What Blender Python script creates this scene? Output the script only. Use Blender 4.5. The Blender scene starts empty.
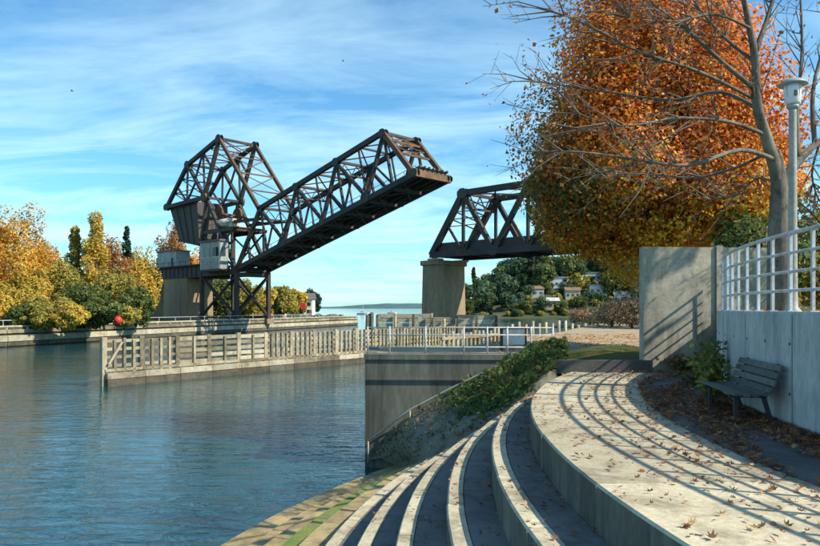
import bpy, math, random
import numpy as np
from mathutils import Vector, Matrix

random.seed(7)
RNG = np.random.default_rng(11)
scene = bpy.context.scene
COL = scene.collection
R_ = math.radians

# ------------------------------------------------------------------ camera
EYE = 1.65
F = 700.0                       # focal length in pixels of an 820 wide picture
HZ = 308.0                      # horizon row in that picture
cam_data = bpy.data.cameras.new('camera')
cam = bpy.data.objects.new('camera', cam_data)
COL.objects.link(cam)
cam.location = (0, 0, EYE)
cam.rotation_euler = (R_(90), 0, 0)
cam_data.sensor_width = 36
cam_data.lens = 36 * F / 820
cam_data.shift_y = (HZ - 273) / 820
cam_data.clip_start = 0.1
cam_data.clip_end = 40000
scene.camera = cam

# ------------------------------------------------------------------ light
SUN_AZ = 20.0                   # degrees behind the +X axis
SUN_EL = 41.0
ce = math.cos(R_(SUN_EL))
SUN = Vector((math.cos(R_(SUN_AZ)) * ce, -math.sin(R_(SUN_AZ)) * ce, math.sin(R_(SUN_EL))))
sun_data = bpy.data.lights.new('sun', 'SUN')
sun_data.energy = 5.0
sun_data.angle = R_(0.5)
sun_data.color = (1.0, 0.90, 0.72)
sun = bpy.data.objects.new('sun', sun_data)
COL.objects.link(sun)
sun.rotation_euler = SUN.to_track_quat('Z', 'Y').to_euler()
sun.location = (40, -20, 60)

world = bpy.data.worlds.new('World')
scene.world = world
world.use_nodes = True
wn, wl = world.node_tree.nodes, world.node_tree.links
wn.clear()
w_out = wn.new('ShaderNodeOutputWorld')
w_bg = wn.new('ShaderNodeBackground')
w_bg.inputs['Strength'].default_value = 0.125
sky = wn.new('ShaderNodeTexSky')
sky.sky_type = 'NISHITA'
sky.sun_disc = False
sky.sun_elevation = R_(SUN_EL)
sky.sun_rotation = R_(90 + SUN_AZ)
sky.air_density = 1.0
sky.dust_density = 0.35
sky.ozone_density = 1.6
tint = wn.new('ShaderNodeMix'); tint.data_type = 'RGBA'; tint.blend_type = 'MULTIPLY'
tint.inputs['Factor'].default_value = 1.0
tint.inputs['B'].default_value = (0.55, 1.00, 1.15, 1)
wl.new(sky.outputs[0], tint.inputs['A'])
tc = wn.new('ShaderNodeTexCoord')
sep = wn.new('ShaderNodeSeparateXYZ'); wl.new(tc.outputs['Generated'], sep.inputs[0])
zc = wn.new('ShaderNodeMath'); zc.operation = 'MAXIMUM'; wl.new(sep.outputs['Z'], zc.inputs[0]); zc.inputs[1].default_value = 0.0
za = wn.new('ShaderNodeMath'); za.operation = 'ADD'; wl.new(zc.outputs[0], za.inputs[0]); za.inputs[1].default_value = 0.14
dx = wn.new('ShaderNodeMath'); dx.operation = 'DIVIDE'; wl.new(sep.outputs['X'], dx.inputs[0]); wl.new(za.outputs[0], dx.inputs[1])
dy = wn.new('ShaderNodeMath'); dy.operation = 'DIVIDE'; wl.new(sep.outputs['Y'], dy.inputs[0]); wl.new(za.outputs[0], dy.inputs[1])
cmb = wn.new('ShaderNodeCombineXYZ'); wl.new(dx.outputs[0], cmb.inputs[0]); wl.new(dy.outputs[0], cmb.inputs[1])
mp = wn.new('ShaderNodeMapping'); mp.inputs['Rotation'].default_value = (0, 0, R_(24)); mp.inputs['Scale'].default_value = (0.6, 1.25, 1)
mp.inputs['Location'].default_value = (3.1, 0.7, 0)
wl.new(cmb.outputs[0], mp.inputs['Vector'])
cn = wn.new('ShaderNodeTexNoise'); cn.inputs['Scale'].default_value = 1.7; cn.inputs['Detail'].default_value = 9
cn.inputs['Roughness'].default_value = 0.62; cn.inputs['Distortion'].default_value = 0.55
wl.new(mp.outputs[0], cn.inputs['Vector'])
cr = wn.new('ShaderNodeValToRGB'); cr.color_ramp.elements[0].position = 0.40; cr.color_ramp.elements[1].position = 0.72
cr.color_ramp.elements[0].color = (0, 0, 0, 1); cr.color_ramp.elements[1].color = (0.80, 0.80, 0.80, 1)
wl.new(cn.outputs['Fac'], cr.inputs[0])
cm = wn.new('ShaderNodeMix'); cm.data_type = 'RGBA'
ce_ = wn.new('ShaderNodeMapRange'); wl.new(zc.outputs[0], ce_.inputs['Value'])
ce_.inputs['From Min'].default_value = 0.10; ce_.inputs['From Max'].default_value = 0.50
ce_.inputs['To Min'].default_value = 1.0; ce_.inputs['To Max'].default_value = 0.30
cf_ = wn.new('ShaderNodeMath'); cf_.operation = 'MULTIPLY'
wl.new(cr.outputs[0], cf_.inputs[0]); wl.new(ce_.outputs[0], cf_.inputs[1])
wl.new(cf_.outputs[0], cm.inputs['Factor']); wl.new(tint.outputs['Result'], cm.inputs['A'])
cm.inputs['B'].default_value = (5.5, 7.6, 8.1, 1)
wl.new(cm.outputs['Result'], w_bg.inputs['Color'])
wl.new(w_bg.outputs[0], w_out.inputs[0])

scene.view_settings.view_transform = 'Standard'
scene.view_settings.look = 'None'
scene.view_settings.exposure = 0.5
scene.view_settings.gamma = 1.0
scene.view_settings.use_curve_mapping = False
scene.render.engine = 'CYCLES'
scene.cycles.max_bounces = 6
scene.cycles.transparent_max_bounces = 6
scene.cycles.caustics_reflective = False
scene.cycles.caustics_refractive = False

# ------------------------------------------------------------------ helpers
def P(px, py, Y):
    return Vector(((px - 410) / F * Y, Y, EYE + (HZ - py) / F * Y))

def tag(o, label=None, cat=None, group=None, kind=None):
    if label: o['label'] = label
    if cat: o['category'] = cat
    if group: o['group'] = group
    if kind: o['kind'] = kind
    return o

def empty(name, loc):
    o = bpy.data.objects.new(name, None)
    o.empty_display_size = 0.3
    COL.objects.link(o)
    o.location = loc
    o['_w'] = tuple(loc)
    return o

def thing(name, loc, label, cat, group=None):
    return tag(empty(name, loc), label, cat, group)

def link_mesh(name, me, mat, parent=None, loc=(0, 0, 0)):
    o = bpy.data.objects.new(name, me)
    COL.objects.link(o)
    if mat is not None and not me.materials:
        me.materials.append(mat)
    o['_w'] = tuple(loc)
    if parent is not None:
        o.parent = parent
        pw = Vector(parent['_w'])
        o.location = Vector(loc) - pw
    else:
        o.location = loc
    return o

class MB:
    def __init__(self):
        self.v = []; self.f = []
    def add(self, vs, fs):
        n = len(self.v)
        self.v.extend([tuple(p) for p in vs])
        self.f.extend([tuple(i + n for i in f) for f in fs])
        return self
    def box(self, c, s, rz=0.0, taper=1.0):
        cx, cy, cz = c; hx, hy, hz = s[0] / 2, s[1] / 2, s[2] / 2
        co, si = math.cos(rz), math.sin(rz)
        vs = []
        for z, k in ((-hz, 1.0), (hz, taper)):
            for x, y in ((-hx, -hy), (hx, -hy), (hx, hy), (-hx, hy)):
                x *= k; y *= k
                vs.append((cx + x * co - y * si, cy + x * si + y * co, cz + z))
        return self.add(vs, [(3, 2, 1, 0), (4, 5, 6, 7), (0, 1, 5, 4), (1, 2, 6, 5), (2, 3, 7, 6), (3, 0, 4, 7)])
    def beam(self, p, q, w, h, side=None):
        p = Vector(p); q = Vector(q)
        d = (q - p).normalized()
        if side is None:
            side = d.cross(Vector((0, 0, 1)))
            if side.length < 1e-3: side = Vector((1, 0, 0))
        side = Vector(side)
        side = (side - d * side.dot(d)).normalized()
        up = side.cross(d)
        a, b = side * w / 2, up * h / 2
        vs = [p - a - b, p + a - b, p + a + b, p - a + b, q - a - b, q + a - b, q + a + b, q - a + b]
        return self.add(vs, [(0, 1, 2, 3), (7, 6, 5, 4), (0, 4, 5, 1), (1, 5, 6, 2), (2, 6, 7, 3), (3, 7, 4, 0)])
    def ibeam(self, p, q, w, h, side=None, t=0.09):
        p = Vector(p); q = Vector(q)
        d = (q - p).normalized()
        if side is None:
            side = d.cross(Vector((0, 0, 1)))
            if side.length < 1e-3: side = Vector((1, 0, 0))
        side = Vector(side); side = (side - d * side.dot(d)).normalized(); up = side.cross(d)
        # two webs tied by flanges, open in the middle
        for s in (-1, 1):
            o = side * s * (w / 2 - t / 2)
            self.beam(p + o, q + o, t, h, side)
        for s in (-1, 1):
            o = up * s * (h / 2 - t)
            self.beam(p + o, q + o, w - 2 * t - 0.01, t, side)
        return self
    def tube(self, pts, rad, n=8, cap=True):
        pts = [Vector(p) for p in pts]
        rings = []
        prev = None
        for i, p in enumerate(pts):
            a = pts[max(i - 1, 0)]; b = pts[min(i + 1, len(pts) - 1)]
            d = (b - a).normalized()
            if prev is None:
                s = d.cross(Vector((0, 0, 1)))
                if s.length < 1e-3: s = Vector((1, 0, 0))
            else:
                s = prev - d * prev.dot(d)
            s = s.normalized(); prev = s
            u = s.cross(d)
            r = rad[i] if hasattr(rad, '__len__') else rad
            rings.append([p + s * (r * math.cos(2 * math.pi * k / n)) + u * (r * math.sin(2 * math.pi * k / n)) for k in range(n)])
        vs = [p for r in rings for p in r]
        fs = []
        for i in range(len(rings) - 1):
            for k in range(n):
                k2 = (k + 1) % n
                fs.append((i * n + k, (i + 1) * n + k, (i + 1) * n + k2, i * n + k2))
        if cap:
            fs.append(tuple(range(n)))
            fs.append(tuple((len(rings) - 1) * n + k for k in reversed(range(n))))
        return self.add(vs, fs)
    def prism(self, poly, z0, z1):
        n = len(poly)
        vs = [(x, y, z0) for x, y in poly] + [(x, y, z1) for x, y in poly]
        fs = [tuple(reversed(range(n))), tuple(range(n, 2 * n))]
        for i in range(n):
            j = (i + 1) % n
            fs.append((i, j, n + j, n + i))
        return self.add(vs, fs)
    def lathe(self, c, prof, n=16):
        c = Vector(c); vs = []; fs = []
        for r, z in prof:
            for k in range(n):
                a = 2 * math.pi * k / n
                vs.append((c.x + r * math.cos(a), c.y + r * math.sin(a), c.z + z))
        for i in range(len(prof) - 1):
            for k in range(n):
                k2 = (k + 1) % n
                fs.append((i * n + k, i * n + k2, (i + 1) * n + k2, (i + 1) * n + k))
        fs.append(tuple(reversed(range(n))))
        fs.append(tuple((len(prof) - 1) * n + k for k in range(n)))
        return self.add(vs, fs)
    def build(self, name, mat, parent=None, smooth=False, origin=None):
        a = np.array(self.v, dtype=float)
        c = (a.min(0) + a.max(0)) / 2 if origin is None else np.array(origin, dtype=float)
        me = bpy.data.meshes.new(name)
        me.from_pydata([tuple(p) for p in a - c], [], self.f)
        me.update()
        if smooth:
            me.shade_smooth()
        return link_mesh(name, me, mat, parent, tuple(c))

def copy_tree(o, loc, rz=0.0, label=None, group=None, scale=None):
    r = o.copy(); COL.objects.link(r)
    r.location = loc; r.rotation_euler = (0, 0, rz)
    if scale: r.scale = scale
    if label: r['label'] = label
    if group: r['group'] = group
    for ch in o.children:
        c = ch.copy(); COL.objects.link(c); c.parent = r
        for g in ch.children:
            d = g.copy(); COL.objects.link(d); d.parent = c
    return r

# ------------------------------------------------------------------ materials
def mat_new(name):
    m = bpy.data.materials.new(name)
    m.use_nodes = True
    nt = m.node_tree
    return m, nt.nodes, nt.links, nt.nodes['Principled BSDF']

def noise(n, l, vec, scale, detail=5, rough=0.6, dist=0.0):
    t = n.new('ShaderNodeTexNoise')
    t.inputs['Scale'].default_value = scale; t.inputs['Detail'].default_value = detail
    t.inputs['Roughness'].default_value = rough; t.inputs['Distortion'].default_value = dist
    if vec is not None: l.new(vec, t.inputs['Vector'])
    return t.outputs['Fac']

def ramp(n, l, fac, stops):
    r = n.new('ShaderNodeValToRGB')
    while len(r.color_ramp.elements) < len(stops): r.color_ramp.elements.new(0.5)
    for e, (p, c) in zip(r.color_ramp.elements, stops):
        e.position = p; e.color = (*c, 1) if len(c) == 3 else c
    l.new(fac, r.inputs[0])
    return r.outputs[0]

def mix(n, l, fac, a, b, mode='MIX'):
    m = n.new('ShaderNodeMix'); m.data_type = 'RGBA'; m.blend_type = mode
    for s, v in (('Factor', fac), ('A', a), ('B', b)):
        if hasattr(v, 'is_output') or hasattr(v, 'links'): l.new(v, m.inputs[s])
        elif s == 'Factor': m.inputs[s].default_value = v
        else: m.inputs[s].default_value = (*v, 1)
    return m.outputs['Result']

def position(n, l, scale=(1, 1, 1)):
    g = n.new('ShaderNodeNewGeometry')
    mp = n.new('ShaderNodeMapping'); mp.inputs['Scale'].default_value = scale
    l.new(g.outputs['Position'], mp.inputs['Vector'])
    return mp.outputs[0]

def bump(n, l, b, height, strength, dist):
    bp = n.new('ShaderNodeBump'); bp.inputs['Strength'].default_value = strength; bp.inputs['Distance'].default_value = dist
    l.new(height, bp.inputs['Height']); l.new(bp.outputs[0], b.inputs['Normal'])

def surface(name, c1, c2, c3=None, s1=0.6, s2=9.0, rough=0.85, bstr=0.4, bdist=0.02, stretch=(1, 1, 1), stain=None, rnd=0.0, lo=0.35, hi=0.68, spec=0.3):
    """weathered surface: two tones in broad patches, fine grain, optional stains"""
    m, n, l, b = mat_new(name)
    pos = position(n, l, stretch)
    col = ramp(n, l, noise(n, l, pos, s1, 6, 0.65), [(lo, c1), (hi, c2)])
    fine = noise(n, l, pos, s2, 6, 0.7)
    col = mix(n, l, 0.5, col, ramp(n, l, fine, [(0.25, (0.45, 0.45, 0.45)), (0.75, (1.5, 1.5, 1.5))]), 'MULTIPLY')
    if c3 is not None:
        st = ramp(n, l, noise(n, l, position(n, l, stain or (1, 1, 1)), s1 * 2.3, 7, 0.7, 0.4), [(0.46, (0, 0, 0)), (0.70, (0.9, 0.9, 0.9))])
        col = mix(n, l, st, col, c3)
    if rnd:
        oi = n.new('ShaderNodeObjectInfo')
        k = ramp(n, l, oi.outputs['Random'], [(0, (1 - rnd,) * 3), (1, (1 + rnd,) * 3)])
        col = mix(n, l, 1.0, col, k, 'MULTIPLY')
    l.new(col, b.inputs['Base Color'])
    b.inputs['Roughness'].default_value = rough
    b.inputs['Specular IOR Level'].default_value = spec
    bump(n, l, b, fine, bstr, bdist)
    return m

M = {}
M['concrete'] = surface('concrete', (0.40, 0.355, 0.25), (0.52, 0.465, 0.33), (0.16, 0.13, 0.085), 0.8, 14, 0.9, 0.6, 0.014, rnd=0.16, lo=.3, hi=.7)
M['wall_concrete'] = surface('wall_concrete', (0.38, 0.395, 0.39), (0.48, 0.49, 0.475), (0.20, 0.21, 0.195), 0.5, 10, 0.85, 0.3, 0.01, (1, 1, 0.5), (2.2, 2.2, 0.25))
M['panel_concrete'] = surface('panel_concrete', (0.29, 0.275, 0.22), (0.40, 0.375, 0.30), (0.13, 0.125, 0.10), 0.6, 9, 0.9, 0.4, 0.012, (1, 1, 1.6), (2, 2, 0.4))
M['riser_shade_joint_concrete'] = surface('riser_shade_joint_concrete', (0.085, 0.085, 0.07), (0.165, 0.16, 0.125), (0.045, 0.045, 0.035), 0.7, 11, 0.9, 0.5, 0.015, (1, 1, 0.5), (3, 3, 0.4), rnd=0.1)  # shade of the water-side risers put into the base colour; also joint lines
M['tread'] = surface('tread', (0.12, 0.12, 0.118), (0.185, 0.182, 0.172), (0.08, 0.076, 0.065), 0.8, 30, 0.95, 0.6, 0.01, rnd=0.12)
M['step_core'] = surface('step_core', (0.07, 0.065, 0.055), (0.12, 0.11, 0.09), None, 1.0, 12)
M['quay_concrete'] = surface('quay_concrete', (0.115, 0.12, 0.10), (0.20, 0.20, 0.165), (0.045, 0.048, 0.038), 0.45, 6, 0.9, 0.5, 0.02, (1, 1, 0.3), (1.6, 1.6, 0.12), lo=0.4, hi=0.62)
M['moss_concrete'] = surface('moss_concrete', (0.10, 0.17, 0.035), (0.21, 0.24, 0.07), (0.16, 0.15, 0.09), 1.2, 16, 1.0, 0.8, 0.03)
M['algae_concrete'] = surface('algae_concrete', (0.26, 0.20, 0.10), (0.40, 0.31, 0.16), (0.13, 0.12, 0.06), 1.0, 14, 0.8, 0.6, 0.02, rnd=0.15)
M['pier_concrete'] = surface('pier_concrete', (0.27, 0.19, 0.115), (0.37, 0.26, 0.155), (0.15, 0.12, 0.085), 0.12, 1.8, 0.9, 0.5, 0.05, (1, 1, 0.45), (1, 1, 0.15))
M['asphalt'] = surface('asphalt', (0.085, 0.083, 0.082), (0.14, 0.135, 0.13), (0.06, 0.055, 0.05), 0.7, 40, 0.95, 0.6, 0.008)
M['dark_stone'] = surface('dark_stone', (0.07, 0.075, 0.075), (0.11, 0.11, 0.105), None, 1.4, 15, 0.9, 0.5, 0.02)
M['gravel'] = surface('gravel', (0.30, 0.24, 0.16), (0.44, 0.36, 0.24), (0.22, 0.15, 0.07), 0.5, 12, 1.0, 0.6, 0.02)
M['grass'] = surface('grass', (0.045, 0.075, 0.018), (0.11, 0.13, 0.035), (0.16, 0.10, 0.03), 0.4, 18, 1.0, 1.0, 0.05)
M['earth'] = surface('earth', (0.06, 0.055, 0.03), (0.11, 0.10, 0.05), (0.05, 0.07, 0.02), 0.5, 8, 1.0, 0.8, 0.05)
M['slope'] = surface('slope', (0.12, 0.12, 0.098), (0.20, 0.195, 0.155), (0.06, 0.066, 0.04), 0.7, 9, 1.0, 0.8, 0.04)
M['far_ground'] = surface('far_ground', (0.05, 0.065, 0.028), (0.10, 0.10, 0.05), (0.035, 0.05, 0.022), 0.05, 0.7, 1.0, 0.5, 0.3)
M['steel'] = surface('steel', (0.028, 0.027, 0.027), (0.052, 0.047, 0.044), (0.095, 0.060, 0.040), 0.16, 2.2, 0.7, 0.3, 0.03, spec=0.3)
M['steel_dark'] = surface('steel_dark', (0.042, 0.040, 0.040), (0.070, 0.063, 0.060), (0.10, 0.065, 0.045), 0.12, 1.6, 0.7, 0.3, 0.03)
M['rust_steel'] = surface('rust_steel', (0.11, 0.062, 0.036), (0.19, 0.105, 0.058), (0.05, 0.038, 0.03), 0.3, 2.6, 0.85, 0.4, 0.03)
M['house_paint'] = surface('house_paint', (0.27, 0.31, 0.28), (0.37, 0.40, 0.36), (0.22, 0.21, 0.17), 0.3, 2.5, 0.7, 0.2, 0.02)
M['hut_metal'] = surface('hut_metal', (0.30, 0.32, 0.31), (0.40, 0.42, 0.40), (0.2, 0.19, 0.17), 0.3, 2.5, 0.6, 0.2, 0.02)
M['cream_metal'] = surface('cream_metal', (0.62, 0.56, 0.42), (0.75, 0.70, 0.58), (0.4, 0.3, 0.18), 0.3, 2.5, 0.6, 0.2, 0.02)
M['timber'] = surface('timber', (0.24, 0.205, 0.135), (0.38, 0.33, 0.23), (0.09, 0.08, 0.055), 0.5, 7, 0.9, 0.7, 0.03, rnd=0.4)
M['timber_dark'] = surface('timber_dark', (0.075, 0.068, 0.05), (0.14, 0.125, 0.09), (0.035, 0.04, 0.025), 0.5, 6, 0.9, 0.7, 0.03, rnd=0.2)
M['pale_timber'] = surface('pale_timber', (0.36, 0.32, 0.23), (0.50, 0.46, 0.34), (0.2, 0.17, 0.11), 0.4, 5, 0.9, 0.6, 0.03, rnd=0.2)
M['bench_wood'] = surface('bench_wood', (0.075, 0.08, 0.075), (0.13, 0.135, 0.125), (0.05, 0.07, 0.03), 2.5, 30, 0.8, 0.5, 0.005, (1, 0.25, 1), rnd=0.2)
M['iron'] = surface('iron', (0.03, 0.032, 0.035), (0.055, 0.055, 0.055), None, 3, 20, 0.6, 0.2, 0.005)
M['rail_paint'] = surface('rail_paint', (0.48, 0.52, 0.54), (0.58, 0.61, 0.62), (0.30, 0.24, 0.18), 1.5, 20, 0.5, 0.15, 0.003, spec=0.5)
M['lamp_pole'] = surface('lamp_pole', (0.30, 0.31, 0.28), (0.40, 0.40, 0.36), (0.2, 0.19, 0.15), 1.5, 20, 0.55, 0.2, 0.004)
M['lamp_metal'] = surface('lamp_metal', (0.30, 0.33, 0.34), (0.38, 0.41, 0.42), None, 2, 20, 0.5, 0.1, 0.004)
M['white_paint'] = surface('white_paint', (0.72, 0.73, 0.72), (0.80, 0.80, 0.78), (0.55, 0.52, 0.46), 0.4, 6, 0.6, 0.15, 0.01)
M['grey_paint'] = surface('grey_paint', (0.30, 0.33, 0.36), (0.40, 0.42, 0.44), None, 0.4, 6, 0.7, 0.15, 0.01)
M['tan_paint'] = surface('tan_paint', (0.45, 0.38, 0.27), (0.55, 0.47, 0.34), None, 0.4, 6, 0.7, 0.15, 0.01)
M['red_paint'] = surface('red_paint', (0.55, 0.03, 0.025), (0.68, 0.05, 0.04), None, 0.6, 6, 0.5, 0.15, 0.01)
M['roof'] = surface('roof', (0.10, 0.10, 0.105), (0.17, 0.16, 0.155), None, 0.3, 3, 0.9, 0.4, 0.05)
M['roof_pale'] = surface('roof_pale', (0.40, 0.40, 0.40), (0.55, 0.54, 0.52), None, 0.3, 3, 0.8, 0.3, 0.05)
M['roof_brown'] = surface('roof_brown', (0.16, 0.10, 0.07), (0.24, 0.16, 0.11), None, 0.3, 3, 0.9, 0.4, 0.05)
M['rock'] = surface('rock', (0.13, 0.115, 0.09), (0.26, 0.235, 0.185), (0.07, 0.065, 0.05), 0.3, 2.2, 0.95, 0.8, 0.1)
M['bark_grey'] = surface('bark_grey', (0.10, 0.088, 0.07), (0.25, 0.22, 0.175), (0.05, 0.043, 0.036), 2.0, 14, 0.95, 0.9, 0.02, (1, 1, 0.35))
M['twig'] = surface('twig', (0.12, 0.095, 0.075), (0.22, 0.18, 0.145), None, 2.0, 10, 0.95, 0.3, 0.01)
M['bark_dark'] = surface('bark_dark', (0.05, 0.04, 0.03), (0.10, 0.08, 0.06), None, 1.0, 6, 0.95, 0.8, 0.03, (1, 1, 0.3))
M['haze_blue_hill'] = surface('haze_blue_hill', (0.055, 0.11, 0.13), (0.075, 0.14, 0.16), None, 0.0006, 0.004, 1.0, 0.0, 1)  # haze of distance put into the base colour as blue
M['bird'] = surface('bird', (0.05, 0.05, 0.05), (0.12, 0.12, 0.12), None, 2, 6)

def glass():
    m, n, l, b = mat_new('window_glass')
    b.inputs['Base Color'].default_value = (0.02, 0.03, 0.035, 1)
    b.inputs['Roughness'].default_value = 0.08
    return m
M['glass'] = glass()

def lantern():
    m, n, l, b = mat_new('frosted_lantern')
    b.inputs['Base Color'].default_value = (0.72, 0.75, 0.75, 1)
    b.inputs['Roughness'].default_value = 0.35
    return m
M['lantern'] = lantern()

def leaf_mat():
    m, n, l, b = mat_new('leaf')
    at = n.new('ShaderNodeAttribute'); at.attribute_name = 'tint'
    l.new(at.outputs['Color'], b.inputs['Base Color'])
    b.inputs['Roughness'].default_value = 0.6
    b.inputs['Specular IOR Level'].default_value = 0.25
    tr = n.new('ShaderNodeBsdfTranslucent'); l.new(at.outputs['Color'], tr.inputs['Color'])
    ms = n.new('ShaderNodeMixShader'); ms.inputs[0].default_value = 0.38
    l.new(b.outputs[0], ms.inputs[1]); l.new(tr.outputs[0], ms.inputs[2])
    l.new(ms.outputs[0], n['Material Output'].inputs['Surface'])
    return m
M['leaf'] = leaf_mat()

def water_mat():
    m, n, l, b = mat_new('water')
    b.inputs['Base Color'].default_value = (0.009, 0.056, 0.068, 1)
    b.inputs['Roughness'].default_value = 0.04
    b.inputs['IOR'].default_value = 1.5
    p1 = position(n, l, (0.75, 1.9, 1))
    n1 = noise(n, l, p1, 1.0, 4, 0.55, 0.9)
    p2 = position(n, l, (0.12, 0.32, 1))
    n2 = noise(n, l, p2, 1.0, 2, 0.5, 0.3)
    n3 = noise(n, l, position(n, l, (2.2, 4.0, 1)), 1.0, 2, 0.5, 0.2)
    big = noise(n, l, position(n, l, (0.02, 0.05, 1)), 1.0, 2, 0.5, 0.2)   # calm and ruffled patches
    a = n.new('ShaderNodeMath'); a.operation = 'MULTIPLY_ADD'; l.new(n2, a.inputs[0]); a.inputs[1].default_value = 1.3; l.new(n1, a.inputs[2])
    c = n.new('ShaderNodeMath'); c.operation = 'MULTIPLY_ADD'; l.new(n3, c.inputs[0]); c.inputs[1].default_value = 0.30; l.new(a.outputs[0], c.inputs[2])
    st = ramp(n, l, big, [(0.35, (0.35,) * 3), (0.65, (1.0,) * 3)])
    bp = n.new('ShaderNodeBump'); bp.inputs['Distance'].default_value = 0.085
    l.new(st, bp.inputs['Strength']); l.new(c.outputs[0], bp.inputs['Height']); l.new(bp.outputs[0], b.inputs['Normal'])
    return m
M['water'] = water_mat()

# ------------------------------------------------------------------ foliage
def leaf_cards(name, pts, nrm, size, cols, parent=None, kind=None, loc=None, jitter=0.75, lobed=False):
    """one mesh of leaf-shaped quads at pts, facing roughly nrm, coloured per leaf"""
    N = len(pts)
    pts = np.asarray(pts, float)
    nr = np.asarray(nrm, float) + RNG.normal(0, jitter, (N, 3))
    nr /= np.linalg.norm(nr, axis=1)[:, None] + 1e-9
    rv = RNG.normal(0, 1, (N, 3))
    a = np.cross(nr, rv); a /= np.linalg.norm(a, axis=1)[:, None] + 1e-9
    b = np.cross(nr, a)
    s = (np.asarray(size) * RNG.uniform(0.5, 1.45, N))[:, None]
    fold = nr * s * 0.18
    if lobed:       # five-lobed leaf outline with a curl
        out = [(-.62, 0), (-.2, .16), (-.30, .52), (.02, .30), (.22, .56), (.30, .22), (.62, .0), (.30, -.22), (.22, -.56), (.02, -.30), (-.30, -.52), (-.2, -.16)]
        curl = RNG.uniform(-.6, 1.5, (N, 1))
        b = b * RNG.uniform(.3, .95, (N, 1))
        K = len(out)
        v = np.empty((N, K, 3))
        for k, (x_, y_) in enumerate(out):
            v[:, k] = pts + a * s * x_ + b * s * y_ + nr * s * (x_ * x_ + y_ * y_) * curl
    else:
        K = 4
        v = np.empty((N, 4, 3))
        v[:, 0] = pts - a * s * 0.55 + fold
        v[:, 1] = pts - b * s * 0.38
        v[:, 2] = pts + a * s * 0.55 + fold
        v[:, 3] = pts + b * s * 0.42
    c = np.zeros(3) if loc is None else np.array(loc, float)
    v = v.reshape(-1, 3) - c
    me = bpy.data.meshes.new(name)
    me.vertices.add(N * K); me.loops.add(N * K); me.polygons.add(N)
    me.vertices.foreach_set('co', v.ravel())
    me.loops.foreach_set('vertex_index', np.arange(N * K, dtype=np.int32))
    me.polygons.foreach_set('loop_start', np.arange(0, N * K, K, dtype=np.int32))
    me.polygons.foreach_set('loop_total', np.full(N, K, dtype=np.int32))
    me.update()
    at = me.attributes.new('tint', 'FLOAT_COLOR', 'FACE')
    cc = np.ones((N, 4)); cc[:, :3] = np.clip(cols, 0.004, 0.9)
    at.data.foreach_set('color', cc.ravel())
    me.materials.append(M['leaf'])
    o = link_mesh(name, me, None, parent, tuple(c))
    if kind: o['kind'] = kind
    return o

def palette(N, cols, weights, var=0.25):
    idx = RNG.choice(len(cols), N, p=np.array(weights) / sum(weights))
    c = np.array(cols)[idx]
    return c * RNG.uniform(1 - var, 1 + var, (N, 1)) * RNG.uniform(0.9, 1.1, (N, 3))

def crown_points(N, centre, rad, clumps=26, shape='round', clump_r=0.36, seed=0, flatten=False, qr=(.40, .88)):
    """points in clumps spread over a crown; returns points, outward normals, clump ids"""
    g = np.random.default_rng(seed)
    cs = []; rr = []
    for i in range(clumps):
        if shape == 'cone':
            h = g.uniform(0, 1) ** 0.8
            r = (1 - h) * 0.86 + 0.04
            a = g.uniform(0, 2 * math.pi)
            q = g.uniform(0.55, 1.0) * r
            cs.append((q * math.cos(a), q * math.sin(a), h * 2 - 1)); rr.append(clump_r * (0.35 + 0.75 * (1 - h)))
        elif shape == 'column':
            h = g.uniform(-1, 1)
            r = max(0.15, (1 - max(0, h) ** 2.2)) * (0.62 if h > -0.6 else 0.5)
            a = g.uniform(0, 2 * math.pi); q = g.uniform(0.3, 1) * r
            cs.append((q * math.cos(a), q * math.sin(a), h * 0.93)); rr.append(clump_r * g.uniform(0.8, 1.15))
        else:
            d = g.normal(0, 1, 3); d /= np.linalg.norm(d)
            q = g.uniform(*qr)
            if d[2] < -0.4 and flatten: d[2] *= 0.65
            cs.append(tuple(d * q)); rr.append(clump_r * g.uniform(0.5, 1.3))
    cs = np.array(cs); rr = np.array(rr)
    pid = g.choice(clumps, N, p=rr ** 2 / (rr ** 2).sum())
    d = g.normal(0, 1, (N, 3)); d /= np.linalg.norm(d, axis=1)[:, None]
    q = g.uniform(0.35, 1, N) ** 0.5
    zs = 1.0 if shape == 'round' else (rad[0] / rad[2] * 1.25)
    loc = d * (q * rr[pid])[:, None]
    loc[:, 2] *= zs
    p = cs[pid] + loc
    nrm = d * 0.6 + p * 0.7
    nrm[:, 2] += 0.25
    return p * np.array(rad) + np.array(centre), nrm, pid, p

def trunk_mesh(base, top, r0, limbs, seed, spread):
    g = random.Random(seed)
    mb = MB()
    base = Vector(base); top = Vector(top)
    mid = base.lerp(top, 0.5) + Vector((g.uniform(-.03, .03), g.uniform(-.03, .03), 0)) * (top - base).length
    mb.tube([base - Vector((0, 0, .3)), base + Vector((0, 0, r0 * 1.5)), mid, top], [r0 * 1.45, r0, r0 * .7, r0 * .25], 8)
    for i in range(limbs):
        f = g.uniform(0.3, 0.85)
        p = base.lerp(mid, f * 2) if f < .5 else mid.lerp(top, f * 2 - 1)
        a = g.uniform(0, 6.28)
        e = p + Vector((math.cos(a) * spread, math.sin(a) * spread, spread * g.uniform(.5, 1.0)))
        m_ = p.lerp(e, .5) + Vector((0, 0, spread * .12))
        mb.tube([p, m_, e], [r0 * .42, r0 * .26, r0 * .08], 6)
    return mb

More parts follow.
